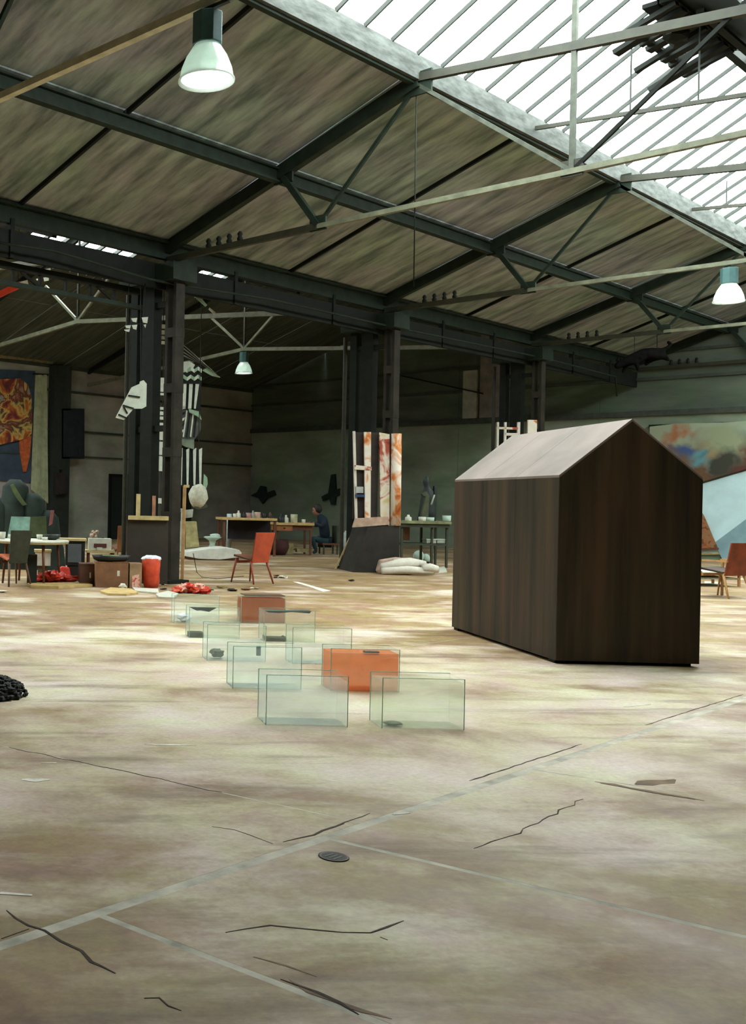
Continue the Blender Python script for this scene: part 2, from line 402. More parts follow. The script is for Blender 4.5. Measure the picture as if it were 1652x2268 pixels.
for k in range(3): MB().box(-.07, .07, -.05 + k * .045, -.035 + k * .045, .0035, .006).build('slot_rib', MATS['rusty_drain_rim'], dr)

# ------------------------------------------------------------------ SETTING: walls
def wall_panels(name, label, x0, x1, y0, y1, levels, horiz, step):
    wl = struct(name, label)
    for z0, z1, mt in levels:
        a0, a1 = (y0, y1) if horiz == 'y' else (x0, x1); k = max(1, round((a1 - a0) / step))
        for i in range(k):
            a, b = a0 + (a1 - a0) * i / k + .004, a0 + (a1 - a0) * (i + 1) / k - .004
            (MB().box(x0, x1, a, b, z0, z1) if horiz == 'y' else MB().box(a, b, y0, y1, z0, z1)).build('wall_panel', mt, wl)
    return wl
wb = wall_panels('wall_back', 'end wall, pale green below and darker above', GAB, GAB + .3, YA, HL + .3, [(FZ, 4.4, M_wall_low), (4.4, 10, M_wall_up)], 'y', 4.5)
wlf = wall_panels('wall_left', 'grey green left side wall', XA, GAB, HL, HL + .3, [(FZ, 7.2, M_wall_left)], 'x', 5.2)
wr = struct('wall_right'); MB().box(XA, GAB, YA - .3, YA, FZ, 7).build('wall_panel', M_wall_off, wr)
wf = struct('wall_front'); MB().box(XA - .3, XA, YA, HL, FZ, 10).build('wall_panel', M_wall_off, wf)
for i, (z, ht, dp) in enumerate([(4.4, .16, .1), (5.42, .09, .06), (6.2, .08, .06)]):
    MB().box(GAB - dp, GAB, YA, HL, z - ht / 2, z + ht / 2).build('trim_%d' % (i + 1), M_girt)['kind'] = 'structure'
for i, (z, ht) in enumerate([(6.05, .2), (5.2, .07), (3.86, .07), (3.0, .05)]):
    MB().box(XA, GAB, HL - .07, HL, z - ht / 2, z + ht / 2).build('trim_%d' % (i + 4), M_girt)['kind'] = 'structure'
M_pil = mat('pale_grey_pilaster', (160, 162, 152), .8, .15, 3)
o = MB().box(GAB - .12, GAB, 17.4, 17.88, 4.5, 6.1).build('trim_8', M_pil); o['kind'] = 'structure'
o = MB().box(GAB - .1, GAB, 16.6, 17.3, 4.5, 8.0).build('trim_9', mat('mauve_grey_plaster', (126, 120, 118), .8, .15, 3)); o['kind'] = 'structure'
M_dkcol = mat('dark_wall_post', (40, 44, 38), .7, .2, 4)
for i, X in enumerate((23.0, 29.2)):
    o = MB().box(X, X + .75, HL - .3, HL, FZ, 6.0).build('trim_%d' % (10 + i), M_dkcol); o['kind'] = 'structure'
door = struct('door_1', 'dark closed door in the left wall', (25.95, HL, FZ))
MB().box(0, 1.1, -.06, 0, 0, 2.24).build('door_leaf', mat('black_green_door', (26, 32, 30), .6, .2, 4), door)
for a, b in ((-.07, 0), (1.1, 1.17)): MB().box(a, b, -.1, 0, 0, 2.32).build('door_jamb', M_steel2, door)
MB().box(0, 1.1, -.1, 0, 2.24, 2.32).build('door_head', M_steel2, door)
MB().tube([(.98, -.08, 1.05), (.98, -.12, 1.05), (.86, -.12, 1.05)], .012).build('door_handle', M_chord, door)

# ------------------------------------------------------------------ SETTING: roof of both halls
def roofz(Y): return 6.02 + (12.6 - Y) * .345                  # underside of the near slope
ceil = struct('ceiling', 'sloping boarded roof stained brown and green')
def slope_panel(x0, x1, ya, za, yb, zb, mt):
    MB().add([(x0, ya, za), (x1, ya, za), (x1, yb, zb), (x0, yb, zb), (x0, ya, za + .08), (x1, ya, za + .08), (x1, yb, zb + .08), (x0, yb, zb + .08)],
             [(0, 1, 2, 3), (7, 6, 5, 4), (0, 4, 5, 1), (1, 5, 6, 2), (2, 6, 7, 3), (3, 7, 4, 0)]).build('roof_panel', mt, ceil)
TX = [-.0, 6.7, 13.4, 20.2, 27.0, 33.7]
xs = [XA, -3.4, 0.0, 3.35, 6.7, 10.05, 13.4, 16.8, 20.2, 23.6, 27.0, 30.4, GAB]
g = .012
for a, b in zip(xs[:-1], xs[1:]):
    x0, x1 = a + g, b - g
    for ya, yb in ((12.62, 10.2 + g), (10.2 - g, 7.9)):
        slope_panel(x0, x1, ya, roofz(ya), yb, roofz(yb), M_ceil)
        slope_panel(x0, x1, 11.52 - ya, roofz(ya), 11.52 - yb, roofz(yb), M_ceil)
    slope_panel(x0, x1, -1.2, 6.0, YA, 6.6, M_ceil2)
    for ya, za, yb, zb in ((13.1, 6.05, 16.5 - g, 7.225), (16.5 + g, 7.225, 16.5 + g if 0 <= a and b < 13.5 else 19.9, 8.4), (26.8, 6.05, 23.4 + g, 7.225), (23.4 - g, 7.225, 21.6, 7.82)):
        if ya != yb: slope_panel(x0, x1, ya, za, yb, zb, M_ceil2)
# strip beside the ridge of the second hall: glazed in two seen stretches and an added unseen one, boarded elsewhere
def z2(Y): return 8.4 - (Y - 19.9) * .3456
HG = [(0.0, 14.5), (16.75, 20.45), (23.1, 24.35)]  # first stretch added out of view to brighten the left wall
slope_panel(XA, HG[0][0] - .02, 19.92, z2(19.92), 21.58, z2(21.58), M_ceil2)
slope_panel(HG[0][1] + .02, HG[1][0] - .02, 19.92, z2(19.92), 21.58, z2(21.58), M_ceil2)
slope_panel(HG[1][1] + .02, HG[2][0] - .02, 19.92, z2(19.92), 21.58, z2(21.58), M_ceil2)
slope_panel(HG[2][1] + .02, GAB, 19.92, z2(19.92), 21.58, z2(21.58), M_ceil2)
# unseen boards added past the skylight's near end to shade the foreground
for s in (1, -1):
    slope_panel(XA, SKX0, RIDGE_Y + s * 2.14, 7.66, RIDGE_Y, RIDGE_Z, M_ceil)
def skylight(name, label, x0, x1, y0, z0, y1, z1, step, thick=.028, deep=.06):
    sk = struct(name, label, (x0, y0, z0)); k = max(1, round((x1 - x0) / step)); bar = pane = None
    for i in range(k + 1):
        X = (x1 - x0) * i / k
        if bar is None: bar = MB().beam((0, 0, 0), (0, y1 - y0, z1 - z0), thick, deep).mesh('glazing_bar', M_bar)
        o = bpy.data.objects.new('glazing_bar', bar); COL.objects.link(o); o.parent = sk; o.location = (X, 0, 0)
        if i < k:
            st = (x1 - x0) / k
            if pane is None: pane = MB().add([(.02, 0, .03), (st - .02, 0, .03), (st - .02, y1 - y0, z1 - z0 + .03), (.02, y1 - y0, z1 - z0 + .03)], [(0, 1, 2, 3)]).mesh('pane', M_pane)
            o = bpy.data.objects.new('pane', pane); COL.objects.link(o); o.parent = sk; o.location = (X, 0, 0)
    return sk
sk1 = skylight('window_1', 'long glazed skylight, left slope', SKX0, SKX1, CURB_Y, CURB_Z, RIDGE_Y + .04, RIDGE_Z, .645)
sk2 = skylight('window_2', 'long glazed skylight, right slope', SKX0, SKX1, 11.52 - CURB_Y, CURB_Z, RIDGE_Y - .04, RIDGE_Z, .645)
for i, (a, b) in enumerate(HG):
    portal('roof_light_portal', ((a + b) / 2, 20.75, 8.25), (radians(19), 0, 0), b - a, 1.75)
    skylight('window_%d' % (3 + i), ['unseen roof light added to brighten the second hall', 'roof light glimpsed over the girder at left', 'short roof light glimpsed over the girder near the first column'][i], a, b, 21.58, z2(21.58), 19.92, z2(19.92), .62, .07, .1)
skylight('window_6', 'unseen broad roof light added on the near slope to brighten the second hall', 0.0, 13.4, 16.52, 7.235, 19.88, 8.39, .67)  # unseen glazing added to throw more light on the left wall
portal('roof_light_portal', (6.7, 18.2, 7.95), (radians(-19), 0, 0), 13.4, 3.5)
for i, s in enumerate((1, -1)):
    y = RIDGE_Y + s * 2.06
    o = MB().box(XA, GAB, min(y, y + s * .06), max(y, y + s * .06), 7.46, 7.8).build('trim_%d' % (20 + i), M_curb); o['kind'] = 'structure'
    o = MB().box(XA, GAB, min(y + s * .06, y + s * .14), max(y + s * .06, y + s * .14), 7.42, 7.6).build('trim_%d' % (22 + i), M_steel); o['kind'] = 'structure'
MB().box(XA, GAB, RIDGE_Y - .06, RIDGE_Y + .06, RIDGE_Z - .12, RIDGE_Z + .06).build('trim_24', M_steel2)['kind'] = 'structure'
o = MB().box(XA, GAB, 12.62, 13.1, 5.98, 6.1).build('trim_25', M_steel2); o['kind'] = 'structure'

# ------------------------------------------------------------------ roof steelwork
NB = ['nearest', 'second', 'third', 'fourth', 'end wall']
def plate(mb, X, y, z, r_=.17):
    return mb.beam((X - .02, y, z), (X + .02, y, z), r_ * 2, r_ * 1.6)
for i, X in enumerate(TX[1:]):
    t = thing('roof_truss', ['pale tied roof truss crossing nearest overhead, carrying the big lamp', 'roof truss standing on the column beside the striped banners',
                             'roof truss standing on the column with the painted boards', 'roof truss with the dark leaping animal under its bottom tie', 'farthest roof truss set against the end wall'][i], 'truss', (X, RIDGE_Y, 5.7))
    for s in (1, -1):
        Y = lambda y: RIDGE_Y + s * (y - RIDGE_Y)
        MB().beam((X, Y(12.55), 5.92), (X, Y(7.85), 7.46), .13, .2).build('top_chord', M_steel, t, world=True)
        MB().beam((X, Y(12.5), 5.72), (X, Y(9.45), 5.73), .08, .1).build('bottom_chord', M_chord0 if i == 0 else M_chordd, t, world=True)
        MB().beam((X, Y(9.45), 5.73), (X, Y(5.76), 5.72), .08, .07).build('bottom_chord', M_chord0 if i == 0 else M_chord, t, world=True)
        MB().beam((X, Y(10.1), 6.62), (X, Y(9.45), 5.75), .09, .09).build('strut', M_steel, t, world=True)
        MB().beam((X, Y(9.45), 5.75), (X, Y(7.95), 7.32), .05, .05).build('tie', M_steel, t, world=True)
        MB().beam((X, Y(7.85), 7.4), (X, Y(5.8), 5.76), .04, .05).build('tie', M_kp if s > 0 else M_steel2, t, world=True)
        for gy, gz, gr in ((10.1, 6.66, .17), (9.45, 5.78, .14), (7.85, 7.42, .2)): plate(MB(), X, Y(gy), gz, gr).build('gusset', M_steel, t, world=True)
        for k in range(4): MB().lathe([(.035, 0), (.05, .05), (.03, .09), (.045, .13), (.02, .17)], 8, (X, Y(11.6 - k * .22), 5.76)).build('insulator', M_steel2, t, True, world=True)
    MB().beam((X, 7.85, 7.5), (X, 5.76, 7.27), .09, .11).build('collar', M_chordd, t, world=True)
    MB().beam((X, 5.76, 7.27), (X, 3.67, 7.06), .09, .11).build('collar', M_chordd, t, world=True)
    MB().beam((X, 5.76, 5.72), (X, 5.76, RIDGE_Z - .1), .06, .06).build('king_post', M_kp, t, world=True)
    plate(MB(), X, 5.76, 5.76, .13).build('gusset', M_chordd, t, world=True)
for i, X in enumerate((3.35, 10.05, 16.8, 23.6, 30.4)):
    t = thing('intermediate_rafter', 'thin rafter with skylight collar midway in bay %s' % ['over the camera side', 'before the column with the striped banners', 'between the two nearer columns', 'between the second and third columns', 'next to the end wall'][i], 'rafter', (X, 10, 6.8))
    MB().beam((X, 12.55, roofz(12.55) - .03), (X, 7.9, roofz(7.9) - .03), .05, .07).build('rafter', M_steel2, t, world=True)
    MB().beam((X, -1.03, roofz(12.55) - .03), (X, 3.6, roofz(7.9) - .03), .05, .07).build('rafter', M_steel2, t, world=True)
    MB().beam((X, 7.8, 7.6), (X, 3.7, 7.2), .05, .06).build('collar', M_chordd, t, world=True)
    for y in (7.2, 6.4, 5.5): MB().beam((X, y, 7.6 - (7.8 - y) * .0976), (X, y, RIDGE_Z - abs(y - RIDGE_Y) * .553), .02, .02).build('hanger', M_bar, t, world=True)
for i, (Y, z, lb) in enumerate(((10.2, 6.66, 'long dark purlin halfway up the left roof slope'), (1.32, 6.66, 'long dark purlin halfway up the right roof slope'))):
    p = thing('purlin', lb, 'purlin', (0, Y, z))
    MB().box(XA, GAB, Y - .06, Y + .06, z - .11, z - .085).build('lower_flange', M_steel, p, world=True)
    MB().box(XA, GAB, Y - .015, Y + .015, z - .085, z + .085).build('web', M_steel, p, world=True)
    MB().box(XA, GAB, Y - .06, Y + .06, z + .085, z + .11).build('upper_flange', M_steel, p, world=True)
# valley girder between the two halls
vg = thing('valley_girder', 'dark steel girder with gutter running over the row of columns', 'girder', (0, 12.6, 5.4))
MB().box(XA, GAB, 12.52, 12.62, 5.73, 6.04).build('gutter_beam', M_steel, vg, world=True)
MB().box(XA, GAB, 12.44, 12.66, 5.99, 6.03).build('top_flange', M_steel, vg, world=True)
MB().box(XA, GAB, 12.53, 12.6, 5.2, 5.63).build('lower_beam', M_steel2, vg, world=True)
for X in (9.9, 15.2, 18.3, 22.6, 25.0, 29.4, 31.8): MB().box(X, X + .08, 12.5, 12.62, 5.2, 5.8).build('hanger_plate', M_steel2, vg, world=True)
MB().box(XA, 13.0, 12.75, 12.85, 5.1, 5.2).build('lattice_chord', M_steel2, vg, world=True)
MB().box(XA, 13.0, 12.75, 12.85, 4.84, 4.91).build('lattice_chord', M_steel, vg, world=True)
for k in range(12): MB().beam((12.4 - k * .55, 12.8, 4.9), (12.4 - k * .55, 12.8, 5.1), .04, .04).build('lattice_post', M_steel2, vg, world=True)
for k in range(0, 12, 3): MB().beam((12.4 - k * .55, 12.8, 4.9), (12.0 - k * .55, 12.8, 5.1), .035, .035).build('lattice_diagonal', M_steel2, vg, world=True)
# trusses of the second hall
for i, X in enumerate((11.4, 18.1, 24.8)):
    t = thing('aisle_truss', ['raised tie truss of the second hall nearest the camera', 'pale raised tie truss of the second hall crossing left of the nearest column', 'raised tie truss of the second hall carrying the small lamp'][i], 'truss', (X, 20, 6))
    for s in (1, -1):
        Y = lambda y: 20 + s * (y - 20)
        MB().beam((X, Y(13.2), 5.5), (X, Y(20), 6.1), .09, .1).build('bottom_chord', M_chord, t, world=True)
        MB().beam((X, Y(13.2), 5.95), (X, Y(19.95), 8.25), .1, .14).build('top_chord', M_steel2, t, world=True)
        MB().beam((X, Y(20), 6.12), (X, Y(21.3), 7.2), .06, .06).build('strut', M_chord, t, world=True)
    MB().beam((X, 20, 6.1), (X, 20, 8.3), .05, .05).build('king_post', M_chordd, t, world=True)
    plate(MB(), X, 20, 6.12, .13).build('gusset', M_chordd, t, world=True)
# dark ridge ventilator, slotted
rv = thing('ridge_vent', 'dark slotted vent under the skylight ridge in the upper right corner', 'vent', (17.2, RIDGE_Y, 8.5))
rnd = random.Random(3)
def rp(X, y): return (X, y, RIDGE_Z - .14 - abs(y - RIDGE_Y) * .553)
MB().add([(15.4, 5.7, RIDGE_Z - .1), (18.6, 5.7, RIDGE_Z - .1), (18.6, 4.7, RIDGE_Z - .66), (15.4, 4.7, RIDGE_Z - .66), (15.4, 5.7, RIDGE_Z - .04), (18.6, 5.7, RIDGE_Z - .04), (18.6, 4.7, RIDGE_Z - .6), (15.4, 4.7, RIDGE_Z - .6)], [(0, 1, 2, 3), (7, 6, 5, 4), (0, 4, 5, 1), (1, 5, 6, 2), (2, 6, 7, 3), (3, 7, 4, 0)]).build('hood', M_steel2, rv, world=True)
for s in (1, -1):
    MB().beam(rp(16.0, RIDGE_Y + s * .1), rp(18.5, RIDGE_Y + s * .1), .22, .06).build('side_board', M_steel2, rv, world=True)
    MB().beam(rp(16.3, RIDGE_Y + s * .42), rp(18.4, RIDGE_Y + s * .42), .1, .05).build('side_board', M_steel2, rv, world=True)
for k in range(9):
    X = 16.1 + k * .28; e = .5 + (.22 if k % 3 == 1 else 0) * rnd.random() * 2
    MB().beam(rp(X, RIDGE_Y - .2), rp(X + .1, RIDGE_Y + e), .09 + .07 * (k % 2), .07).build('vent_slat', M_steel2, rv, world=True)
MB().blob((16.9, RIDGE_Y + .1, 8.5), .3, .16, .16, 9, 6, .2, 2).build('winch_drum', M_steel2, rv, world=True)
# columns
for i, X in enumerate((13.4, 20.2, 27.0)):
    c = thing('steel_column', ['nearest dark steel column, striped banners hung beside it', 'second dark steel column, white painted boards round its foot', 'third steel column, standing behind the ridge of the dark house'][i], 'column', (X, 12.8, 0))
    for y0, y1, d, mt in ((12.2, 12.26, .11, M_col), (12.38, 12.44, .11, M_col), (12.72, 13.0, .1, M_steel2), (13.12, 13.28, .1, M_steel2)):
        MB().box(X - d, X + d, y0, y1, FZ, 5.3).build('leg', mt, c, world=True)
    for z in (1.2, 2.3, 3.4, 4.35): MB().box(X - .115, X + .115, 12.195, 12.445, z, z + .16).build('batten', M_col, c, world=True)
    for z in (.5, 2.75, 4.9): MB().box(X - .06, X + .06, 12.44, 13.3, z, z + .1).build('tie_plate', M_steel2, c, world=True)
    MB().box(X - .3, X + .3, 12.1, 13.4, 5.3, 5.6).build('capital', M_steel, c, world=True)
    MB().box(X - .25, X + .25, 12.1, 13.4, FZ, FZ + .06).build('base_plate', M_steel2, c, world=True)
    MB().tube([(X + .05, 13.5, FZ), (X + .05, 13.5, 5.25)], .045).build('downpipe', M_chordd, c, world=True)
# cables
def cable(name, label, pts, rad, mt):
    o = MB().tube(pts, rad, 6).build(name, mt, smooth=True); return tag(o, label, 'cable')
cable('cable', 'drooping cable strung along the girder over the columns', [ony(*p, 12.3) for p in ((0, 538), (120, 556), (230, 588), (330, 618), (400, 632), (600, 663), (860, 722), (1200, 792), (1363, 834), (1366, 878))], .022, M_steel)
cable('hanging_wire', 'thin vertical wire hanging from the skylight edge', [(13.4, 7.88, 7.4), (13.4, 7.86, 4.6)], .008, M_steel2)
cable('wall_cable', 'thin cable line on the wall behind the second column', [onx(*p, 33.6) for p in ((888, 832), (960, 848), (1070, 872))], .025, M_steel2)
cable('electric_cable', 'cable looping down beside the tall lath onto the floor', [fl(428, 1226, .5), fl(436, 1268, .06), fl(447, 1278, .02), fl(480, 1282, .02), fl(540, 1276, .02)], .006, M_steel2)

# ------------------------------------------------------------------ lamps
M_refl = glass('frosted_reflector', (.75, .78, .76), .7, (236, 240, 236), .08, .2)
M_glow = emis('lamp_glow', (236, 255, 244), 2.2)
M_gear = mat('teal_grey_gear_box', (74, 106, 106), .45, .1, 6, .03)
def lamp(label, loc, k=1.0):
    t = thing('pendant_lamp', label, 'lamp', loc)      # loc = hook point on the truss
    MB().tube([(0, 0, .02), (0, 0, -.06)], .02).build('hook', M_chordd, t)
    MB().prism([(.13 * k * cos(a), .13 * k * sin(a)) for a in [pi / 4 * j + .3 for j in range(8)]], -.32 * k, -.06).build('gear_box', M_gear, t, bev=.006)
    MB().lathe([(.1 * k, -.31 * k), (.12 * k, -.34 * k), (.17 * k, -.42 * k), (.21 * k, -.52 * k), (.225 * k, -.6 * k), (.235 * k, -.61 * k), (.235 * k, -.625 * k), (.215 * k, -.612 * k), (.2 * k, -.52 * k), (.16 * k, -.42 * k), (.09 * k, -.33 * k)], 28).build('reflector', M_refl, t, True)
    MB().lathe([(.208 * k, -.606 * k), (.208 * k, -.6 * k)], 28).build('lens', M_glow, t)
    MB().blob((0, 0, -.45 * k), .06 * k, .06 * k, .09 * k).build('bulb', M_glow, t, True)
    return t
lamp('big pendant lamp with frosted bell reflector hanging nearest, upper left', (6.7, 5.86, 5.69))
lamp('pendant lamp hanging at the right edge under the second truss', (20.2, 6.1, 5.69), 1.0)
lamp('small distant pendant lamp hanging in the dark second hall', (24.8, 20.0, 6.06), 1.1)

# ------------------------------------------------------------------ the dark house
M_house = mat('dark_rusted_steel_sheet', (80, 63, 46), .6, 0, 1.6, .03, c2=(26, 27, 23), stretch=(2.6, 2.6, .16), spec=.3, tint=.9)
M_roofs = mat('toplit_steel_roof_sheet', (150, 134, 128), .6, 0, 1.2, .05, c2=(122, 112, 106))  # same steel as the walls, coloured paler for the light from above
HA, HB, HC = fl(990, 1393), fl(1230, 1470), fl(1548, 1478)
hx = (HC - HB).normalized(); hy = Vector((-hx.y, hx.x, 0)); hw = (HC - HB).length; hd = (HA - HB).length
house = thing('model_house', 'dark steel house with plain gable and roof coloured pale as if lit from above, standing on the floor', 'house', HB, atan2(hx.y, hx.x))
WH, AP = 1.86 * KS, 2.432 * KS
for a, b in ((0, hd * .36), (hd * .36, hd * .68), (hd * .68, hd)):
    MB().box(0, .02, a + .002, b - .002, .03, WH).build('side_panel', M_house, house)
    MB().box(hw - .02, hw, a + .002, b - .002, .03, WH).build('side_panel', M_house, house)
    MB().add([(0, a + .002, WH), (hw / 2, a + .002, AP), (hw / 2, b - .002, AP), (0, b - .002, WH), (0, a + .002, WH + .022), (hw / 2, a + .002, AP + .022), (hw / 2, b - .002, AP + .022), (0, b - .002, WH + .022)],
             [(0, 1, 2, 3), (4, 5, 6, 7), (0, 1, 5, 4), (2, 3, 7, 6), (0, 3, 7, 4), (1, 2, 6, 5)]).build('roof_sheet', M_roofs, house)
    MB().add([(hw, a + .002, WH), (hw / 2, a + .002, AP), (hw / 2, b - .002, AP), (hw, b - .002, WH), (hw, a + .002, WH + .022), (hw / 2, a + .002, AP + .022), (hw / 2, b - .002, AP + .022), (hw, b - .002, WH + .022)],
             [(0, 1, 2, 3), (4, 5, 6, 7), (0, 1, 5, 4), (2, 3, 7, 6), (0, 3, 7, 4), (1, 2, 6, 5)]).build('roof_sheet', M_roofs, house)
for y in (-.004, hd - .016):
    MB().slab([(.002, .03), (hw - .002, .03), (hw - .002, WH), (hw / 2, AP), (.002, WH)], y, y + .02).build('gable_sheet', M_house, house)
for x, y in ((.06, .1), (hw - .1, .1), (.06, hd - .1), (hw - .1, hd - .1), (.62, .1)):
    MB().box(x - .05, x + .05, y - .06, y + .06, 0, .032).build('foot', M_steel2, house)

# ------------------------------------------------------------------ glass tanks
M_tank = glass('tank_glass', (.988, .997, .994), .05, (228, 246, 240), .025, .03)
M_bot = glass('tank_bottom_glass', (.99, 1, 1), .25, (240, 250, 248), .02, .05)  # milkier than the sides: paints in the bright refracted band along the bottom
M_edge = mat('green_glass_edge', (164, 206, 188), .3, .1, 8, 0)
M_wclear = glass('clear_tank_water', (.985, .997, .994), .13, (244, 255, 252), .02, .03)
M_wgreen = glass('greenish_tank_water', (.98, .992, .95), .12, (246, 252, 232), .02, .03)
M_worange = glass('orange_tank_water', (.98, .66, .45), .45, (250, 158, 104), .05, .05)
M_wrust = glass('rust_tank_water', (.85, .45, .22), .75, (206, 112, 54), .05, .05)
M_mud = mat('black_tank_sludge', (34, 30, 26), .8, .3, 14)
TW, TD, TH, TG = .57, .27, .348, .006
def tank(label, x1, yb, kind, fill, w_=TW):
    P = fl(x1, yb); t = thing('glass_tank', label, 'tank', P, RV + radians(-.6), 'glass tanks in two rows'); t.scale = (KS,) * 3
    # local origin: front right foot
    MB().box(-w_, 0, 0, TG, .006, TH).build('front_pane', M_tank, t)
    MB().box(-w_, 0, TD - TG, TD, .006, TH).build('back_pane', M_tank, t)
    MB().box(-w_, -w_ + TG, TG, TD - TG, .006, TH).build('side_pane', M_tank, t)
    MB().box(-TG, 0, TG, TD - TG, .006, TH).build('side_pane', M_tank, t)
    MB().box(-w_, 0, 0, TD, 0, .006).build('bottom_pane', M_bot, t)
    for x, y in ((-w_, 0), (-.004, 0), (-w_, TD - .004)): MB().box(x - .0005, x + .0045, y - .0005, y + .0045, 0, TH + .001).build('seam', M_edge, t)
    for y in (-.0005, TD - .0055): MB().box(-w_, 0, y, y + .006, TH, TH + .003).build('rim', M_edge, t)
    if fill: MB().box(-w_ + TG + .002, -TG - .002, TG + .002, TD - TG - .002, .008, TH * fill).build('water', kind, t)
    return t, w_
TL = [('clear glass tank nearest the camera in the left row', 770, 1610, M_wclear, .9), ('greenish glass tank nearest the camera in the right row, dark smear inside', 1028, 1617, M_wgreen, .93),
      ('clear glass tank second in the left row, grey strip hanging inside', 667, 1528, M_wclear, .9), ('glass tank filled with bright orange water, second in the right row', 884, 1533, M_worange, .9),
      ('clear glass tank third in the left row, dark clump inside', 588, 1466, M_wclear, .55), ('empty looking clear tank third in the right row, behind the bright orange one', 778, 1473, M_wclear, .5),
      ('glass tank fourth in the left row, black sludge in its corner and on its rim', 530, 1415, M_wgreen, .3), ('glass tank fourth in the right row with dirty dark rim', 697, 1423, M_wgreen, .5),
      ('pale tank last in the left row, beside the red plastic heap', 485, 1382, M_wclear, .3), ('rust brown filled tank last in the right row', 632, 1382, M_wrust, .92)]
tanks = [tank(*a)[0] for a in TL]
def intank(i, name, label, mb, mt, cat):
    t = tanks[i]; o = mb.build(name, mt); o.location = t.location; o.rotation_euler = t.rotation_euler; o.scale = t.scale; tag(o, label, cat); return o
intank(6, 'sludge', 'black sludge wedge lying in the corner of the fourth left tank', MB().box(-TW + .01, -TW + .17, .02, .2, .008, .055), M_mud, 'sludge')
intank(6, 'scum', 'black scum stuck under the rim of the fourth left tank', MB().slab([(-TW + .02, TH - .015), (-TW + .32, TH - .015), (-TW + .24, TH - .06), (-TW + .14, TH - .045), (-TW + .1, TH - .05)], .1, .2), M_mud, 'scum')
intank(7, 'sludge', 'black sludge bed in the left half of the fourth right tank', MB().slab([(-TW + .03, .01), (-TW + .26, .01), (-TW + .26, .05), (-TW + .24, .035), (-TW + .05, .04), (-TW + .03, .055)], .02, .2), M_mud, 'sludge')
intank(7, 'scum', 'dark scum line along the rim of the fourth right tank', MB().slab([(-TW + .02, TH - .01), (-.03, TH - .005), (-.05, TH - .03), (-.25, TH - .02), (-.4, TH - .035), (-TW + .06, TH - .03)], .05, .16), M_mud, 'scum')
intank(4, 'clump', 'dark mossy clump at the bottom of the third left tank', MB().blob((-TW + .12, .12, .06), .07, .06, .04, 9, 6, .25, 5), mat('dark_moss', (62, 72, 58), .9, .4, 30), 'clump')
intank(2, 'hanging_strip', 'grey strip hanging in the second left tank', MB().box(-TW + .22, -TW + .255, .12, .14, TH - .09, TH - .01), mat('grey_strip', (132, 142, 140), .6), 'strip')
intank(3, 'float', 'small dark float under the rim of the bright orange tank', MB().box(-.27, -.15, .06, .12, TH - .055, TH - .025), mat('dark_brown_float', (72, 42, 26), .6), 'float')
intank(1, 'smear', 'dark smear on the bottom of the front right tank', MB().blob((-TW + .1, .08, .022), .07, .05, .012, 10, 5, .2, 8), mat('grey_smear', (104, 106, 88), .8), 'smear')
intank(8, 'paper_ball', 'crumpled white paper in the last left tank', MB().blob((-TW + .14, .12, .06), .09, .07, .05, 9, 6, .3, 4), mat('white_paper', (214, 216, 220), .8), 'paper')
intank(9, 'lid', 'thin dark lid lying on the rust brown tank', MB().box(-TW + .04, -.01, .0, TD, TH + .0035, TH + .012), mat('brown_lid', (84, 58, 36), .7), 'lid')

# ------------------------------------------------------------------ chairs
def chair(name, label, P, turn, cb, cs, cl, arms=False, bh=.95, bw=.44):
    """local: seat front towards +y, back panel at -y"""
    t = thing(name, label, 'chair', P, RV + turn); t.scale = (KS,) * 3
    MB().add([(-bw / 2 - .02, -.2, .44), (bw / 2 + .02, -.2, .44), (bw / 2, .28, .5), (-bw / 2, .28, .5), (-bw / 2 - .02, -.2, .47), (bw / 2 + .02, -.2, .47), (bw / 2, .28, .54), (-bw / 2, .28, .54)],
             [(3, 2, 1, 0), (4, 5, 6, 7), (0, 1, 5, 4), (1, 2, 6, 5), (2, 3, 7, 6), (3, 0, 4, 7)]).build('seat', cs, t, bev=.008)
    MB().add([(-bw / 2, -.2, .4), (bw / 2, -.2, .4), (bw / 2 + .03, -.33, bh), (-bw / 2 - .03, -.33, bh), (-bw / 2, -.225, .4), (bw / 2, -.225, .4), (bw / 2 + .03, -.355, bh), (-bw / 2 - .03, -.355, bh)],
             [(0, 1, 2, 3), (7, 6, 5, 4), (0, 4, 5, 1), (1, 5, 6, 2), (2, 6, 7, 3), (3, 7, 4, 0)]).build('backrest', cb, t, bev=.008)
    for x in (-1, 1):
        MB().tube([(x * (bw / 2 - .02), .22, .46), (x * (bw / 2 + .03), .3, 0)], [.024, .014], 8).build('leg', cl, t, True)
        MB().tube([(x * (bw / 2 - .02), -.18, .44), (x * (bw / 2 + .04), -.32, 0)], [.026, .015], 8).build('leg', cl, t, True)
        if arms:
            MB().beam((x * (bw / 2 + .03), -.28, .66), (x * (bw / 2 + .03), .25, .66), .05, .03).build('armrest', cl, t)
            MB().beam((x * (bw / 2 + .03), .22, .0), (x * (bw / 2 + .03), .22, .65), .035, .035).build('arm_post', cl, t)
    MB().beam((-bw / 2 + .02, .2, .4), (bw / 2 - .02, .2, .4), .03, .05).build('apron', cl, t)
    return t
M_redw = mat('red_orange_wood', (176, 72, 44), .45, .15, 5, .03)
M_brw = mat('brown_seat_wood', (104, 62, 40), .5, .2, 6, .03)
M_redleg = mat('red_brown_leg', (140, 66, 44), .5, .15, 6, .02)
chair('wooden_chair', 'red orange wooden chair with slanted legs standing alone behind the tanks', fl(557, 1291), radians(32), M_redw, M_brw, M_redleg, bh=.98, bw=.43)
M_oak = mat('light_oak', (184, 140, 86), .5, .15, 8, .03)
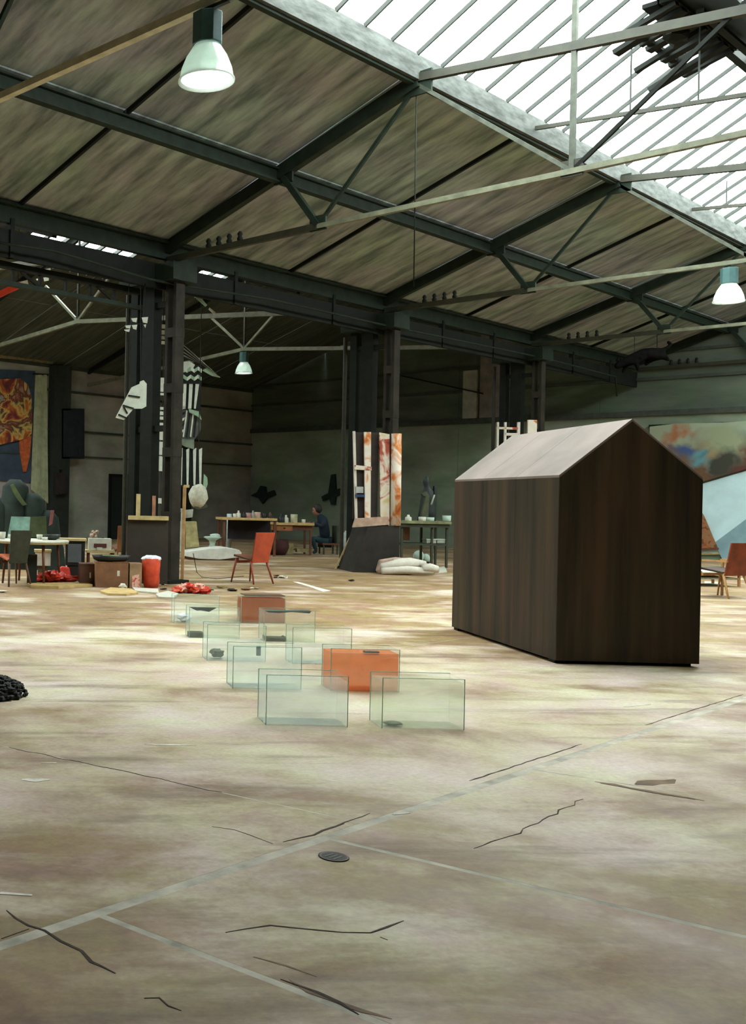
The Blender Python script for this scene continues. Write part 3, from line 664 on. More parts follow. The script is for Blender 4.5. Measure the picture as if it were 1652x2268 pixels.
chair('armchair', 'rust red backed armchair with pale wooden legs at the right edge', fl(1600, 1322), radians(24), mat('rust_red_back', (140, 62, 36), .6), mat('dark_seat', (62, 44, 34), .7), M_oak, True, bh=1.0, bw=.6)
M_olive = mat('dark_olive_wood', (58, 62, 48), .6, .2, 6, .05)
chair('old_chair', 'dark olive chair with orange seat at the left edge by the white table', fl(28, 1296), radians(24), M_olive, mat('orange_seat', (170, 84, 50), .6), mat('brown_leg_wood', (96, 66, 46), .6), bh=.98, bw=.34)
chair('brown_chair', 'brown chair half hidden behind the dark leaning board', fl(268, 1262), radians(14), mat('tan_brown_panel', (130, 84, 46), .6), M_brw, M_brw, bh=.98, bw=.36)

# ------------------------------------------------------------------ left cluster: table, television, boxes, bags
M_white = mat('white_top', (206, 204, 188), .5, .1, 8, .02)
M_cream = mat('cream_wood', (190, 170, 120), .6, .15, 8, .05)
M_black = mat('black_plastic', (26, 27, 26), .5, .1, 6, .03)
t = V('round_table', 'white topped round table cluttered with dishes at the left edge', 'table', 70, 1291)
t.root.scale = (KS,) * 3
MB().lathe([(.66, .75), (.67, .765), (.66, .785), (.01, .786)], 32).build('tabletop', M_white, t.root)
MB().lathe([(.655, .725), (.665, .75), (.01, .751)], 32).build('edge_band', M_cream, t.root)
for a in (.4, 2.0, 3.5, 5.1): MB().tube([(.5 * cos(a), .5 * sin(a), .73), (.56 * cos(a), .56 * sin(a), 0)], [.03, .02]).build('leg', M_brw, t.root, True)
TT = t.P + Vector((0, 0, .786 * KS)); RVEC = Vector((sin(YAW), -cos(YAW), 0)); FVEC = Vector((cos(YAW), sin(YAW), 0))
def ontable(dx, dy): return TT + RVEC * dx + FVEC * dy
o = MB().lathe([(.06, 0), (.12, .03), (.15, .09), (.14, .09), (.11, .035), (.02, .02)], 16).build('bowl', mat('dark_bowl', (48, 54, 46), .5), smooth=True); o.location = ontable(.33, .1); tag(o, 'dark bowl on the right of the white round table', 'bowl')
for k, (dx, dy, h, lb) in enumerate(((-.5, .0, .12, 'white jug at the left end of the white round table'), (.12, .25, .08, 'pale cup in the middle of the white round table'), (-.36, .3, .07, 'small pale pot beside the jug on the white round table'), (.2, -.1, .05, 'low white dish in front of the dark bowl'))):
    o = MB().lathe([(.04, 0), (.05, h * .4), (.055, h), (.048, h), (.042, h * .3)], 14).build(('jug', 'cup', 'pot', 'dish')[k], M_white, smooth=True); o.location = ontable(dx, dy); tag(o, lb, ('jug', 'cup', 'pot', 'dish')[k])
pb = thing('propped_board', 'pale teal board propped upright at the back of the white round table', 'board', ontable(-.22, .42), RV)
MB().add([(-.21, 0, 0), (.16, 0, 0), (.18, .1, .37), (-.15, .1, .37), (-.21, .02, 0), (.16, .02, 0), (.18, .12, .37), (-.15, .12, .37)], [(0, 1, 2, 3), (7, 6, 5, 4), (0, 4, 5, 1), (1, 5, 6, 2), (2, 6, 7, 3), (3, 7, 4, 0)]).build('panel', mat('pale_teal_board', (128, 164, 148), .5), pb)
MB().beam((0, .34, .0), (0, .1, .3), .02, .02).build('prop', M_cream, pb)
t = V('speaker_box', 'small black box on the floor under the white round table', 'box', 71, 1294)
t.box(60, 1229, 82, 1294, 0, .25).build('cabinet', M_black, t.root, bev=.01); t.box(62, 1235, 80, 1289, -.01, 0).build('front_cloth', mat('dark_cloth', (38, 42, 38), .9), t.root)
t = V('storage_box', 'white cardboard box under the white round table', 'box', 94, 1280)
t.box(78, 1222, 112, 1253, 0, .3).build('carton', M_white, t.root); t.box(76, 1218, 114, 1223, -.02, .32).build('lid', M_cream, t.root); t.box(84, 1253, 106, 1280, .05, .25).build('stand', mat('olive_box', (84, 80, 56), .8), t.root)
t = V('television', 'old grey screened television on a dark stand, right of the round table', 'television', 163, 1284)
t.box(146, 1197, 188, 1253, 0, .35).build('casing', M_black, t.root, bev=.012)
t.box(150, 1205, 180, 1246, -.012, .0).build('screen', mat('grey_tube_screen', (92, 100, 104), .25, .1, 3, 0), t.root, bev=.006)
t.box(126, 1193, 192, 1198, -.03, .4).build('top_shelf', M_cream, t.root); t.box(150, 1253, 186, 1284, .02, .34).build('stand', mat('black_brown_stand', (36, 30, 28), .7), t.root)
t.box(183, 1215, 186, 1222, -.015, 0).build('knob', M_chordd, t.root)
t = V('side_table', 'low wooden side table carrying the white box, behind the cartons', 'table', 222, 1282)
t.box(190, 1219, 254, 1224, -.1, .4).build('tabletop', M_cream, t.root)
for x in (194, 248):
    for d in (-.06, .34): t.box(x, 1224, x + 4, 1282, d, d + .03).build('leg', M_brw, t.root)
zt = t.z(1219)
t2 = V('white_machine', 'white box with brown opening standing on the low side table', 'box', 222, 1218.5, t.Z)
t2.box(197, 1193, 247, 1218.5, 0, .03).build('front', M_white, t2.root); t2.box(197, 1193, 247, 1218.5, .03, .3).build('body', M_white, t2.root, bev=.01)
t2.box(208, 1204, 236, 1213, -.01, .0).build('opening', mat('maroon_opening', (96, 48, 40), .7), t2.root); t2.box(214, 1212, 226, 1218, -.02, -.01).build('tray', M_white, t2.root)
t3 = V('flower_bunch', 'bunch of pale dried flowers lying on the white box', 'flowers', 217, 1193, t.Z)
mb = MB()
for k in range(9): mb.blob(((random.random() - .6) * .2, .12 + random.random() * .1, .03 + random.random() * .09), .035, .035, .03, 6, 4, .2, k)
mb.build('blossoms', mat('dusty_pink_flowers', (176, 150, 130), .8, .3, 20), t3.root); MB().tube([(.0, .15, .02), (.12, .15, .01)], .008).build('stems', M_olive, t3.root)
M_card = mat('brown_cardboard', (130, 92, 64), .85, .15, 5, .05)
def carton(label, x0, x1, ytop, yb, d, mt, extra=True, turn=0):
    t = V('cardboard_box', label, 'box', (x0 + x1) / 2, yb, turn=turn)
    t.box(x0, ytop, x1, yb, 0, d).build('carton', mt, t.root, bev=.004)
    if extra:
        t.box(x0, ytop - 1.2, (x0 + x1) / 2 - .5, ytop, -.005, d).build('flap', mt, t.root); t.box((x0 + x1) / 2 + .5, ytop - 1.2, x1, ytop, -.005, d).build('flap', mt, t.root)
        t.box(x0 + (x1 - x0) * .66, ytop + 18, x0 + (x1 - x0) * .74, ytop + 30, -.004, 0).build('label_sticker', M_white, t.root)
    return t
b1 = carton('large brown carton on the floor under the black tray', 212, 284, 1246, 1302, .42, M_card)
carton('darker carton standing left of the large brown carton', 176, 210, 1250, 1297, .4, mat('dark_cardboard', (98, 66, 50), .85))
b3 = carton('printed pale carton between the large brown carton and the red bag', 287, 314, 1248, 1303, .3, mat('tan_cardboard', (158, 128, 96), .85), False)
b3.poly([(293, 1275), (308, 1272), (310, 1300), (292, 1301)], -.006, 0).build('printed_panel', painted('red_white_print', [(.35, (196, 62, 44)), (.5, (226, 190, 170)), (.65, (190, 60, 44))], 9, (1, 1, 1)), b3.root)
t = V('black_tray', 'flat black tray lying on top of the large brown carton', 'tray', 246, 1243.5, b1.Z + .2)
mb = MB().lathe([(.2, 0), (.27, .03), (.3, .1), (.27, .1), (.2, .03)], 20); mb.v = [(x * 1.05, y * .7, z) for x, y, z in mb.v]; mb.build('tray', M_black, t.root, True)
MB().tube([(-.15, -.12, .1), (.12, -.14, .1)], .012).build('green_rod', mat('pale_green_rod', (128, 146, 100), .5), t.root)
M_red = mat('bright_red_plastic', (200, 62, 40), .35, .2, 9, .3, c2=(176, 36, 24))
M_redlt = mat('red_white_plastic', (216, 86, 52), .45, 0, 7, .4, c2=(180, 54, 34))
t = V('shopping_bag', 'bright red plastic bag standing upright at the column foot', 'bag', 336, 1303)
mb = MB()
prof = [(-18, 0, 0), (-16, 4, 1)]
n_ = 14; rings = [(1303, 15, .12), (1290, 19, .15), (1268, 20, .16), (1248, 20.5, .15), (1238, 20, .12)]
for y, w_, d in rings:
    for k in range(n_):
        a = 2 * pi * k / n_; q = 1 + .06 * sin(a * 5 + y)
        mb.v.append((w_ * t.s * cos(a) * q, .14 + d * sin(a) * q, t.z(y)))
for i in range(len(rings) - 1):
    for k in range(n_): mb.f.append((i * n_ + k, i * n_ + (k + 1) % n_, (i + 1) * n_ + (k + 1) % n_, (i + 1) * n_ + k))
mb.f.append(tuple(range(n_))[::-1]); mb.build('bag', M_redlt, t.root, True)
MB().blob((0, .14, t.z(1239)), .16, .11, .06, 12, 6, .15, 3).build('white_contents', mat('white_stuffing', (222, 220, 226), .8, .1, 20), t.root)
def heap(name, label, cat, xc, yb, w_, h, d, mts, seed, n_=5):
    t = V(name, label, cat, xc, yb); rnd = random.Random(seed)
    for k in range(n_):
        f = k / max(1, n_ - 1) - .5
        hh = h * (1 - 1.2 * f * f) * rnd.uniform(.6, 1)
        MB().blob((f * w_ * .8, d * rnd.uniform(.3, .7), hh / 2), w_ / n_ * 1.15, d * .45, hh / 2, 13, 8, .34, seed * 9 + k).build('crumpled_fold', mts[k % len(mts)], t.root)
    return t
heap('plastic_bag', 'red crumpled plastic bag heap below the television', 'bag', 120, 1291, .66, .24, .35, [M_red, M_redlt], 3)
t = V('red_cushion', 'red pointed cushion leaning at the right of the crumpled red bag', 'cushion', 143, 1284)
t.poly([(126, 1284), (128, 1262), (137, 1254), (154, 1257), (158, 1284)], 0, .12).build('cover', mat('red_cushion_cloth', (206, 64, 52), .8, .1, 9), t.root, bev=.03)
heap('plastic_sheet', 'red and white crumpled plastic heap behind the last left tank', 'bag', 427, 1316, .5, .17, .3, [M_redlt, mat('pale_pink_plastic', (236, 170, 150), .4), M_red], 5, 6)
def flat(name, label, cat, pts, th, mt, z=0.0, parts=None):
    P = [fl(x, y, z) for x, y in pts]; c = sum(P, Vector()) / len(P)
    o = MB().prism([(p.x - c.x, p.y - c.y) for p in P], 0, th).build(name, mt); o.location = (c.x, c.y, c.z + .001); return tag(o, label, cat)
M_ply = mat('yellow_plywood', (196, 166, 108), .6, .15, 6, .05)
flat('plank', 'long yellow plank lying flat below the round table', 'plank', [(60, 1297), (190, 1294), (205, 1300), (130, 1304), (70, 1302)], .04, M_ply)
flat('oval_board', 'yellow oval board lying on the floor before the cartons', 'board', [(222, 1313), (245, 1305), (290, 1308), (306, 1316), (280, 1320), (240, 1319)], .03, M_ply)
flat('white_sheet', 'white sheet of paper on the floor below the red bag', 'paper', [(293, 1303), (350, 1307), (352, 1316), (300, 1311)], .02, M_white)
flat('white_card', 'white card with pale corner lying by the column foot', 'paper', [(345, 1318), (372, 1311), (395, 1317), (385, 1326), (352, 1325)], .02, M_white, .0)
flat('paper_strip', 'long white paper strip on the floor right of the red orange chair', 'paper', [(648, 1289), (660, 1289), (732, 1309), (715, 1311), (690, 1302)], .004, M_mark)
o = MB().blob((0, 0, .05), .07, .06, .05, 9, 6, .25, 12).build('paper_ball', M_white); o.location = fl(272, 1306); tag(o, 'crumpled pale ball lying on the oval board', 'paper')
BITS = [(628, 1280, .12, 'white', 'white crumpled scrap on the floor right of the red orange chair'), (614, 1276, .07, 'brown', 'small brown scrap beside the white scrap'), (778, 1287, .08, 'black', 'small black scrap on the floor before the second column'),
        (362, 1306, .06, 'black', 'black lump at the column foot'), (395, 1307, .09, 'black', 'black rag left of the red and white heap'), (562, 1305, .08, 'white', 'white scrap below the legs of the red orange chair'), (545, 1307, .08, 'brown', 'brown scrap left of the white one under the chair'),
        (490, 1303, .09, 'olive', 'olive lump on the floor left of the red orange chair'), (466, 1307, .08, 'green', 'green rag right of the red and white heap'), (515, 1309, .1, 'black', 'flat dark rag between the chair and the tanks'), (610, 1280, .05, 'black', 'tiny dark scrap on the floor'),
        (5, 1312, .08, 'white', 'white scrap at the left edge before the old chair')]
CB = dict(white=M_white, brown=M_brw, black=M_black, olive=mat('olive_lump', (120, 104, 56), .8), green=mat('green_rag', (96, 116, 92), .9))
for i, (x, y, r_, c, lb) in enumerate(BITS):
    o = MB().blob((0, 0, r_ * .2), r_, r_ * .7, r_ * .2, 9, 5, .5, i + 60).build('scrap', CB[c]); o.location = fl(x, y); tag(o, lb, 'scrap', 'scraps on the floor')
# dark board with ledge and two uprights in front of the column
t = V('leaning_board', 'large dark board with a pale ledge and two upright laths before the nearest column', 'board', 326, 1297)
t.box(282, 1152, 374, 1294, .1, .14).build('panel', mat('dark_brown_board', (52, 46, 38), .7, .15, 3), t.root)
t.box(286, 1143, 374, 1152, .03, .18).build('ledge', M_cream, t.root)
t.box(303, 1094, 312, 1143, .08, .12).build('upright_lath', M_cream, t.root); t.box(339, 1098, 346, 1143, .08, .12).build('upright_lath', mat('pinkish_lath', (172, 120, 92), .6), t.root)
for x in (288, 362): t.box(x, 1152, x + 6, 1297, .14, .3).build('back_leg', M_brw, t.root)
t = V('tall_lath', 'tall thin wooden lath standing right of the nearest column', 'lath', 405, 1290)
MB().beam(t.pt(403, 1290, 0), t.pt(410, 1076, .05), .055, .03).build('pole', mat('pale_lath_wood', (190, 148, 100), .6), t.root); t.box(408, 1074, 420, 1080, .03, .08).build('cross_piece', M_cream, t.root)

# ------------------------------------------------------------------ striped banners hung beside the column
M_bw_w = mat('banner_white', (206, 214, 200), .8, .08, 9, .05)
M_bw_k = mat('banner_black', (24, 28, 26), .85, .1, 9, .05)
M_bw_g = mat('banner_pale_green', (146, 176, 150), .8, .1, 9, .05)
Zs = 21.5
def vthing(name, label, cat, xc, yb, Z): return V(name, label, cat, xc, yb, Z)
t = vthing('striped_sculpture', 'tall black and white striped hanging sculpture right of the nearest column', 'sculpture', 425, 1085, Zs)
t.box(396, 756, 400, 1090, .08, .12).build('spine', M_steel2, t.root)
# pleated fan at the top
fan = [((394, 752), (488, 836)), ((394, 760), (480, 830)), ((394, 770), (470, 822)), ((394, 779), (462, 816)), ((394, 788), (455, 811))]
for k in range(4):
    a, b = fan[k], fan[k + 1]
    for q, mt in ((0, M_bw_w), (1, M_bw_k)):
        f0, f1 = q * .5, q * .5 + .5
        L = lambda u, v, f: (u[0] + (v[0] - u[0]) * f, u[1] + (v[1] - u[1]) * f)
        t.poly([L(a[0], b[0], f0), L(a[1], b[1], f0), L(a[1], b[1], f1), L(a[0], b[0], f1)], -.02 * q, .03 - .02 * q).build('fan_pleat', mt, t.root)
t.poly([(462, 812), (480, 828), (488, 836), (470, 832), (448, 820)], .03, .06).build('fan_tip', M_bw_g, t.root)
t.poly([(396, 803), (420, 800), (432, 808), (424, 822), (398, 826)], 0, .03).build('crumpled_top', M_bw_w, t.root)
for k in range(5):      # zigzag block
    x = 406 + k * 8
    for j in range(2):
        y0 = 812 + j * 18 + (k % 2) * 6
        t.poly([(x, y0), (x + 8, y0 + (6 if k % 2 == 0 else -6)), (x + 8, y0 + 8 + (6 if k % 2 == 0 else -6)), (x, y0 + 8)], -.03, .01).build('zigzag_band', M_bw_w if (j + k) % 2 == 0 else M_bw_g, t.root)
t.box(404, 808, 447, 850, .01, .03).build('zigzag_ground', M_bw_k, t.root)
t.box(395, 836, 446, 908, .06, .08).build('stripe_ground', M_bw_k, t.root)
for x0, x1, xa, xb in ((397, 402, 395, 397), (406, 414, 403, 411), (420, 428, 417, 424), (434, 443, 430, 434)):
    t.poly([(x0, 838), (x1, 838), (xb, 905), (xa, 905)], .02, .06).build('white_stripe', M_bw_w, t.root)
t.poly([(398, 908), (412, 903), (445, 925), (446, 952), (430, 975), (396, 970)], .06, .1).build('box_ground', mat('grey_striped_box', (92, 96, 92), .8), t.root)
for k in range(5): t.poly([(394, 905 + k * 13), (412 - k, 898 + k * 13), (410 - k, 904 + k * 13), (394, 913 + k * 13)], .02, .06).build('box_stripe', M_bw_w if k % 2 == 0 else M_bw_k, t.root)
for k in range(4): t.poly([(413 + k * 7, 908 + k * 4), (416 + k * 7, 910 + k * 4), (408 + k * 8, 968), (405 + k * 8, 967)], .03, .06).build('box_stripe', M_bw_w if k % 2 == 0 else M_bw_k, t.root)
t.poly([(418, 906), (440, 912), (446, 930), (436, 922), (420, 914)], -.04, .03).build('green_fold', M_bw_g, t.root)
t.poly([(394, 972), (430, 974), (430, 995), (412, 990), (394, 980)], .0, .06).build('grey_fold', mat('grey_green_cloth', (120, 134, 116), .8), t.root)
t.box(395, 994, 449, 1078, .06, .08).build('stripe_ground', M_bw_k, t.root)
for x0, x1 in ((396, 405), (413, 419.5), (428, 435), (441, 448)): t.poly([(x0, 996), (x1, 992), (x1 - 2, 1074), (x0 + 1, 1074)], .02, .06).build('white_stripe', M_bw_w, t.root)
t.poly([(452, 1050), (459, 1058), (460, 1072), (453, 1092), (450, 1080)], .0, .03).build('side_leaf', M_bw_g, t.root)
t.hang(399, 758, .1, M_steel2)
t = vthing('white_wing', 'white ribbed paper wing hanging left of the nearest column', 'sculpture', 300, 932, 17.75)
t.poly([(256, 925), (291, 858), (309, 850), (310, 845), (318, 842), (325, 850), (324, 900), (315, 905), (296, 905), (275, 930)], .0, .03).build('paper_skin', M_bw_w, t.root)
for a, b in (((262, 918), (280, 926)), ((272, 898), (296, 905)), ((274, 902), (282, 916)), ((284, 876), (310, 880))): MB().beam(t.pt(*a, -.01), t.pt(*b, -.01), .02, .025).build('rib', M_bw_k, t.root)
q = ony(312, 600, 12.57); q.z = 5.3; MB().beam(t.pt(312, 870, .012), Matrix.Rotation(-RV, 3, 'Z') @ (q - t.P), .014, .014).build('suspension_wire', M_steel2, t.root)
t = vthing('white_strip', 'long ragged white strip hanging behind the slot of the nearest column', 'sculpture', 360, 1048, 20.6)
for k, (y0, y1) in enumerate(((718, 728), (731, 741), (744, 752), (755, 763), (836, 868), (870, 876), (901, 908), (911, 920), (922, 930), (936, 975), (978, 1008), (1010, 1044), (1103, 1116))):
    t.poly([(348 + k % 2, y0), (372, y0 + 1), (371, y1), (347, y1 - 1)], 0, .02).build('white_piece', M_bw_w, t.root)
t.box(359, 718, 361, 1118, .02, .03).build('cord', M_bw_k, t.root); t.hang(362, 720, .025, M_steel2)
t = vthing('white_flags', 'cluster of small white paper flags under the girder left of the nearest column', 'flags', 300, 735, 17.75)
for x0, y0, x1, y1 in ((291, 704, 304, 714), (314, 702, 328, 716), (277, 720, 290, 728), (275, 729, 288, 735), (292, 719, 304, 730), (318, 718, 324, 726)): t.poly([(x0, y0 + 1), (x1, y0), (x1 - 2, y1), (x0 + 3, y1 - 2)], 0, .02).build('flag', M_bw_w, t.root)
t.box(276, 716, 326, 717.5, .02, .03).build('cord', M_bw_k, t.root); t.hang(284, 718, .025, M_steel2, 5.22); t.hang(320, 718, .025, M_steel2, 5.22)
t = vthing('ribbon', 'pale green twisted ribbon hanging under the girder right of the nearest column', 'ribbon', 440, 695, 20.5)
t.poly([(399, 632), (406, 636), (409, 643), (402, 641)], 0, .02).build('tuft', M_bw_w, t.root)
t.poly([(416, 640), (434, 638), (436, 646), (446, 660), (459, 676), (455, 679), (436, 662), (428, 648), (418, 645)], 0, .02).build('band', M_bw_g, t.root)
t.poly([(464, 681), (478, 692), (475, 697), (462, 685)], 0, .02).build('tail', M_bw_w, t.root)
MB().tube([t.pt(402, 634, .02), t.pt(430, 641, .02), t.pt(470, 690, .02)], .01).build('cord', M_bw_k, t.root); t.hang(403, 636, .02, M_steel2)
t = vthing('red_pole', 'red and white painted pole slung under the roof at the left edge', 'pole', 20, 660, 20.5)
MB().beam(t.pt(-60, 680, 0), t.pt(46, 630, 0), .11, .11).build('red_length', mat('red_paint', (214, 66, 40), .4), t.root); MB().beam(t.pt(46, 630, 0), t.pt(62, 626, 0), .09, .09).build('white_end', M_white, t.root); t.hang(40, 633, 0, M_steel2)
t = vthing('white_shapes', 'small white mobile hanging behind the lattice girder', 'shapes', 104, 625, 24)
for x0, y0, x1, y1 in ((100, 594, 112, 603), (92, 600, 100, 604), (96, 613, 108, 623), (80, 616, 88, 621), (150, 611, 157, 618)): t.poly([(x0, y0 + 2), (x1, y0), (x1, y1 - 2), (x0 + 2, y1)], 0, .02).build('white_leaf', M_bw_w, t.root)
t.box(80, 606, 158, 607.2, .02, .03).build('cord', M_bw_k, t.root); t.hang(106, 600, .02, M_steel2)  # small white pieces strung on a cord

# ------------------------------------------------------------------ beyond the column: sack, pale cloth, worktables
t = V('hanging_sack', 'whitish stuffed sack hanging beside the tall lath', 'sack', 440, 1125, 20.8)
MB().blob((t.x(439, 1100), 0, t.z(1099)), 21 * t.s, .15, 27 * t.s, 14, 9, .07, 21).build('sack', mat('grubby_white_sack', (190, 188, 168), .9, .15, 12, .3), t.root, True)
t.poly([(428, 1124), (444, 1116), (458, 1118), (459, 1124), (440, 1128)], -.05, .1).build('dark_hem', M_olive, t.root); t.hang(438, 1076, 0, M_bw_k)
t = V('draped_chair', 'chair draped with pale cloth and a yellowish cover behind the tall lath', 'chair', 415, 1236)
M_pcl = mat('pale_grey_cloth', (168, 170, 154), .9, .15, 7, .3); M_ycl = mat('yellowish_cloth', (164, 152, 106), .9, .2, 7, .3)
t.poly([(388, 1216), (387, 1128), (408, 1126), (409, 1210), (402, 1225)], 0, .2).build('pale_cloth', M_pcl, t.root, bev=.02)
t.poly([(411, 1155), (436, 1155), (442, 1212), (411, 1214)], .02, .3).build('yellow_cover', M_ycl, t.root, bev=.02)
t.poly([(410, 1130), (430, 1128), (428, 1146), (411, 1148)], .1, .2).build('folded_cloth', M_pcl, t.root, bev=.01)
for x in (390, 436): t.box(x, 1205, x + 4, 1236, .05, .1).build('leg', M_brw, t.root)
for x in (392, 434): t.box(x, 1205, x + 4, 1236, .28, .33).build('leg', M_brw, t.root)
t = V('white_platform', 'low platform covered with a white sheet behind the red orange chair', 'platform', 470, 1241)
t.poly([(410, 1232), (412, 1222), (455, 1216), (500, 1213), (530, 1218), (535, 1224), (536, 1234), (486, 1240), (440, 1238)], 0, .9).build('sheet', mat('white_sheet_cloth', (212, 212, 200), .8, .1, 5, .2), t.root, bev=.02)
t.box(420, 1234, 530, 1241, .05, .85).build('base', M_brw, t.root)
t = V('plaster_torso', 'small white plaster bust standing at the back of the white platform', 'sculpture', 470, 1222, 27.5)
M_pl = mat('white_green_plaster', (176, 196, 180), .7, .1, 8)
MB().lathe([(.16, 0), (.13, .06), (.07, .2), (.1, .3), (.24, .38), (.2, .4), (.02, .41)], 16).build('pedestal', M_pl, t.root, True); MB().blob((.06, 0, .42), .14, .1, .06, 10, 6, .1, 3).build('head_form', M_pl, t.root, True)
t = V('white_post', 'white pipe post standing before the long worktable', 'post', 505, 1226)
MB().tube([t.pt(506, 1224, 0), t.pt(508, 1138, 0)], .07, 14).build('pipe', mat('bluish_white_pipe', (178, 190, 192), .5, .1, 5, 0), t.root, True); t.box(499, 1221, 512, 1226, -.12, .12).build('foot_plate', M_chordd, t.root)
t = V('work_table', 'long wooden worktable covered with jars against the dark end wall', 'table', 590, 1232)
t.box(488, 1147, 610, 1152, -.2, .7).build('tabletop', M_ply, t.root); t.box(513, 1152, 608, 1196, .5, .55).build('back_panel', mat('black_maroon_panel', (34, 28, 30), .8), t.root)
for x in (492, 604):
    for d in (-.1, .6): t.box(x, 1152, x + 5, 1232, d, d + .06).build('leg', M_brw, t.root)
zt1 = t.z(1147)
tt = V('drawer_table', 'lower wooden table with an orange drawer in front of the seated person', 'table', 655, 1229)
tt.box(608, 1158, 692, 1163, -.2, .6).build('tabletop', M_ply, tt.root); tt.box(610, 1163, 645, 1175, -.15, .5).build('drawer', mat('orange_brown_drawer', (150, 96, 52), .6), tt.root); tt.box(646, 1163, 690, 1174, -.1, .5).build('apron', M_brw, tt.root)
tt.box(625, 1168, 629, 1170, -.17, -.15).build('knob', M_black, tt.root)
for x in (612, 684):
    for d in (-.1, .5): tt.box(x, 1174, x + 4, 1229, d, d + .05).build('leg', M_brw, tt.root)
def bottle(name, label, cat, px, py, Z, w_, h, mt, neck=True):
    P = at(px, py, Z); pr = [(w_ * .9, 0), (w_, h * .1), (w_, h * .6), (w_ * .4, h * .75), (w_ * .4, h)] if neck else [(w_ * .9, 0), (w_, h * .08), (w_ * 1.05, h), (w_ * .9, h), (w_ * .85, h * .5)]
    o = MB().lathe(pr, 12).build(name, mt, smooth=True); o.location = P; return tag(o, label, cat)
for k, (x, w_, h, c, nk, lb) in enumerate(((520, .05, .12, M_white, False, 'leftmost white cup on the long worktable'), (528, .06, .2, M_white, True, 'white bottle beside the leftmost cup on the long worktable'), (540, .06, .16, M_black, True, 'dark bottle left of centre on the long worktable'),
        (550, .07, .14, mat('pinkish_jar', (170, 130, 120), .5), False, 'pinkish jar on the long worktable'), (560, .06, .2, mat('grey_bottle', (150, 148, 144), .5), True, 'grey bottle right of the pinkish jar'), (570, .08, .16, mat('peach_pot', (190, 160, 140), .6), False, 'peach coloured pot on the long worktable'), (585, .06, .13, M_black, False, 'black mug right of the peach pot'), (598, .05, .16, mat('brown_bottle', (70, 52, 40), .4), True, 'brown bottle at the right end of the long worktable'))):
    bottle('bottle' if nk else 'jar', lb, 'bottle' if nk else 'jar', x, 1147.5, t.Z + .1, w_, h, c, nk)
for x, w_, h, c, nk, lb in ((623, .09, .26, M_black, True, 'black bottle at the left end of the drawer table'), (633, .07, .22, M_white, True, 'white bottle beside the black one on the drawer table'), (651, .09, .24, mat('cream_jar', (186, 182, 150), .6), False, 'tall cream jar on the drawer table'), (672, .05, .1, M_white, False, 'small white cup near the seated person')):
    bottle('bottle' if nk else 'jar', lb, 'bottle' if nk else 'jar', x, 1158.5, tt.Z + .05, w_, h, c, nk)
t = V('waste_basket', 'round dark red basket on the floor under the drawer table', 'basket', 615, 1229); MB().lathe([(.2, 0), (.3, .2), (.28, .42), (.25, .42), (.26, .2)], 16).build('basket', mat('dark_red_basket', (70, 36, 34), .8), t.root, True)
t = V('paper_stack', 'pale stack of papers and frames under the drawer table', 'papers', 655, 1228)
for k, (x0, x1, y0, y1) in enumerate(((640, 652, 1204, 1228), (640, 662, 1212, 1215), (662, 690, 1216, 1224), (655, 664, 1214, 1220))): t.box(x0, y0, x1, y1, .1 + .05 * k, .3 + .05 * k).build('sheet_bundle', M_ycl, t.root)
t = V('plastic_sack', 'tall white plastic sack left of the second column foot', 'bag', 763, 1214); MB().lathe([(.12, 0), (.17, .1), (.16, .35), (.12, .47), (.05, .5)], 14).build('sack', mat('white_plastic_sack', (186, 196, 190), .5, .1, 7, .3), t.root, True); MB().tube([(.0, 0, .49), (.03, 0, .56)], .03).build('tied_top', M_white, t.root)
for k, (xc, lb, pts) in enumerate(((585, 'dark bird shaped relief on the end wall above the long worktable', [(558, 1098), (572, 1090), (580, 1076), (590, 1078), (592, 1092), (608, 1086), (612, 1096), (594, 1104), (584, 1116), (576, 1104)]),
                                   (738, 'dark cross shaped relief on the end wall left of the second column', [(715, 1100), (730, 1092), (736, 1052), (744, 1050), (746, 1085), (760, 1080), (758, 1094), (746, 1100), (744, 1118), (736, 1118), (732, 1104), (718, 1110)]))):
    P = onx(xc, 1100, GAB - .06); o = thing('wall_relief', lb, 'sculpture', P, RV)
    r_ = depth(P) / F; ob = V.__new__(V)
    vs = []
    for a, b in pts:
        q = onx(a, b, GAB - .02); vs.append((q.y, q.z))
    mb = MB(); k_ = len(vs); mb.add([(GAB - .12, y, z) for y, z in vs] + [(GAB - .01, y, z) for y, z in vs], [tuple(range(k_)), tuple(range(k_, 2 * k_))[::-1]] + [(i, i + k_, (i + 1) % k_ + k_, (i + 1) % k_) for i in range(k_)])
    o.rotation_euler = (0, 0, 0); mb.build('relief', mat('black_relief', (30, 44, 37), .9), o, world=True)

# ------------------------------------------------------------------ second column foot: plinth, painted boards, rolls
t = V('plinth', 'dark sloped plinth block round the foot of the second column', 'plinth', 820, 1268, 21.85)
t.poly([(782, 1268), (814, 1169), (884, 1164), (884, 1268)], 0, 1.0).build('block', mat('black_brown_plinth', (38, 34, 28), .75, .25, 3), t.root)
MB().beam(t.pt(774, 1268, 1.0), t.pt(818, 1172, 1.0), .03, .03).build('edge_strip', M_cream, t.root)
zp = t.Z
t = V('painted_boards', 'white boards streaked with red and orange paint standing on the dark plinth', 'boards', 830, 1165, zp + .12)
M_pb1 = painted('white_orange_streaks', [(.3, (214, 206, 190)), (.46, (222, 214, 200)), (.56, (206, 128, 62)), (.68, (150, 52, 34))], 2.2, (1, 1, .7))
M_pb2 = painted('white_red_blots', [(.3, (196, 180, 128)), (.48, (216, 208, 194)), (.58, (176, 84, 60)), (.7, (110, 40, 34))], 2.6, (1, 1, .9))
M_pb0 = mat('off_white_board', (206, 200, 188), .7, .1, 4)
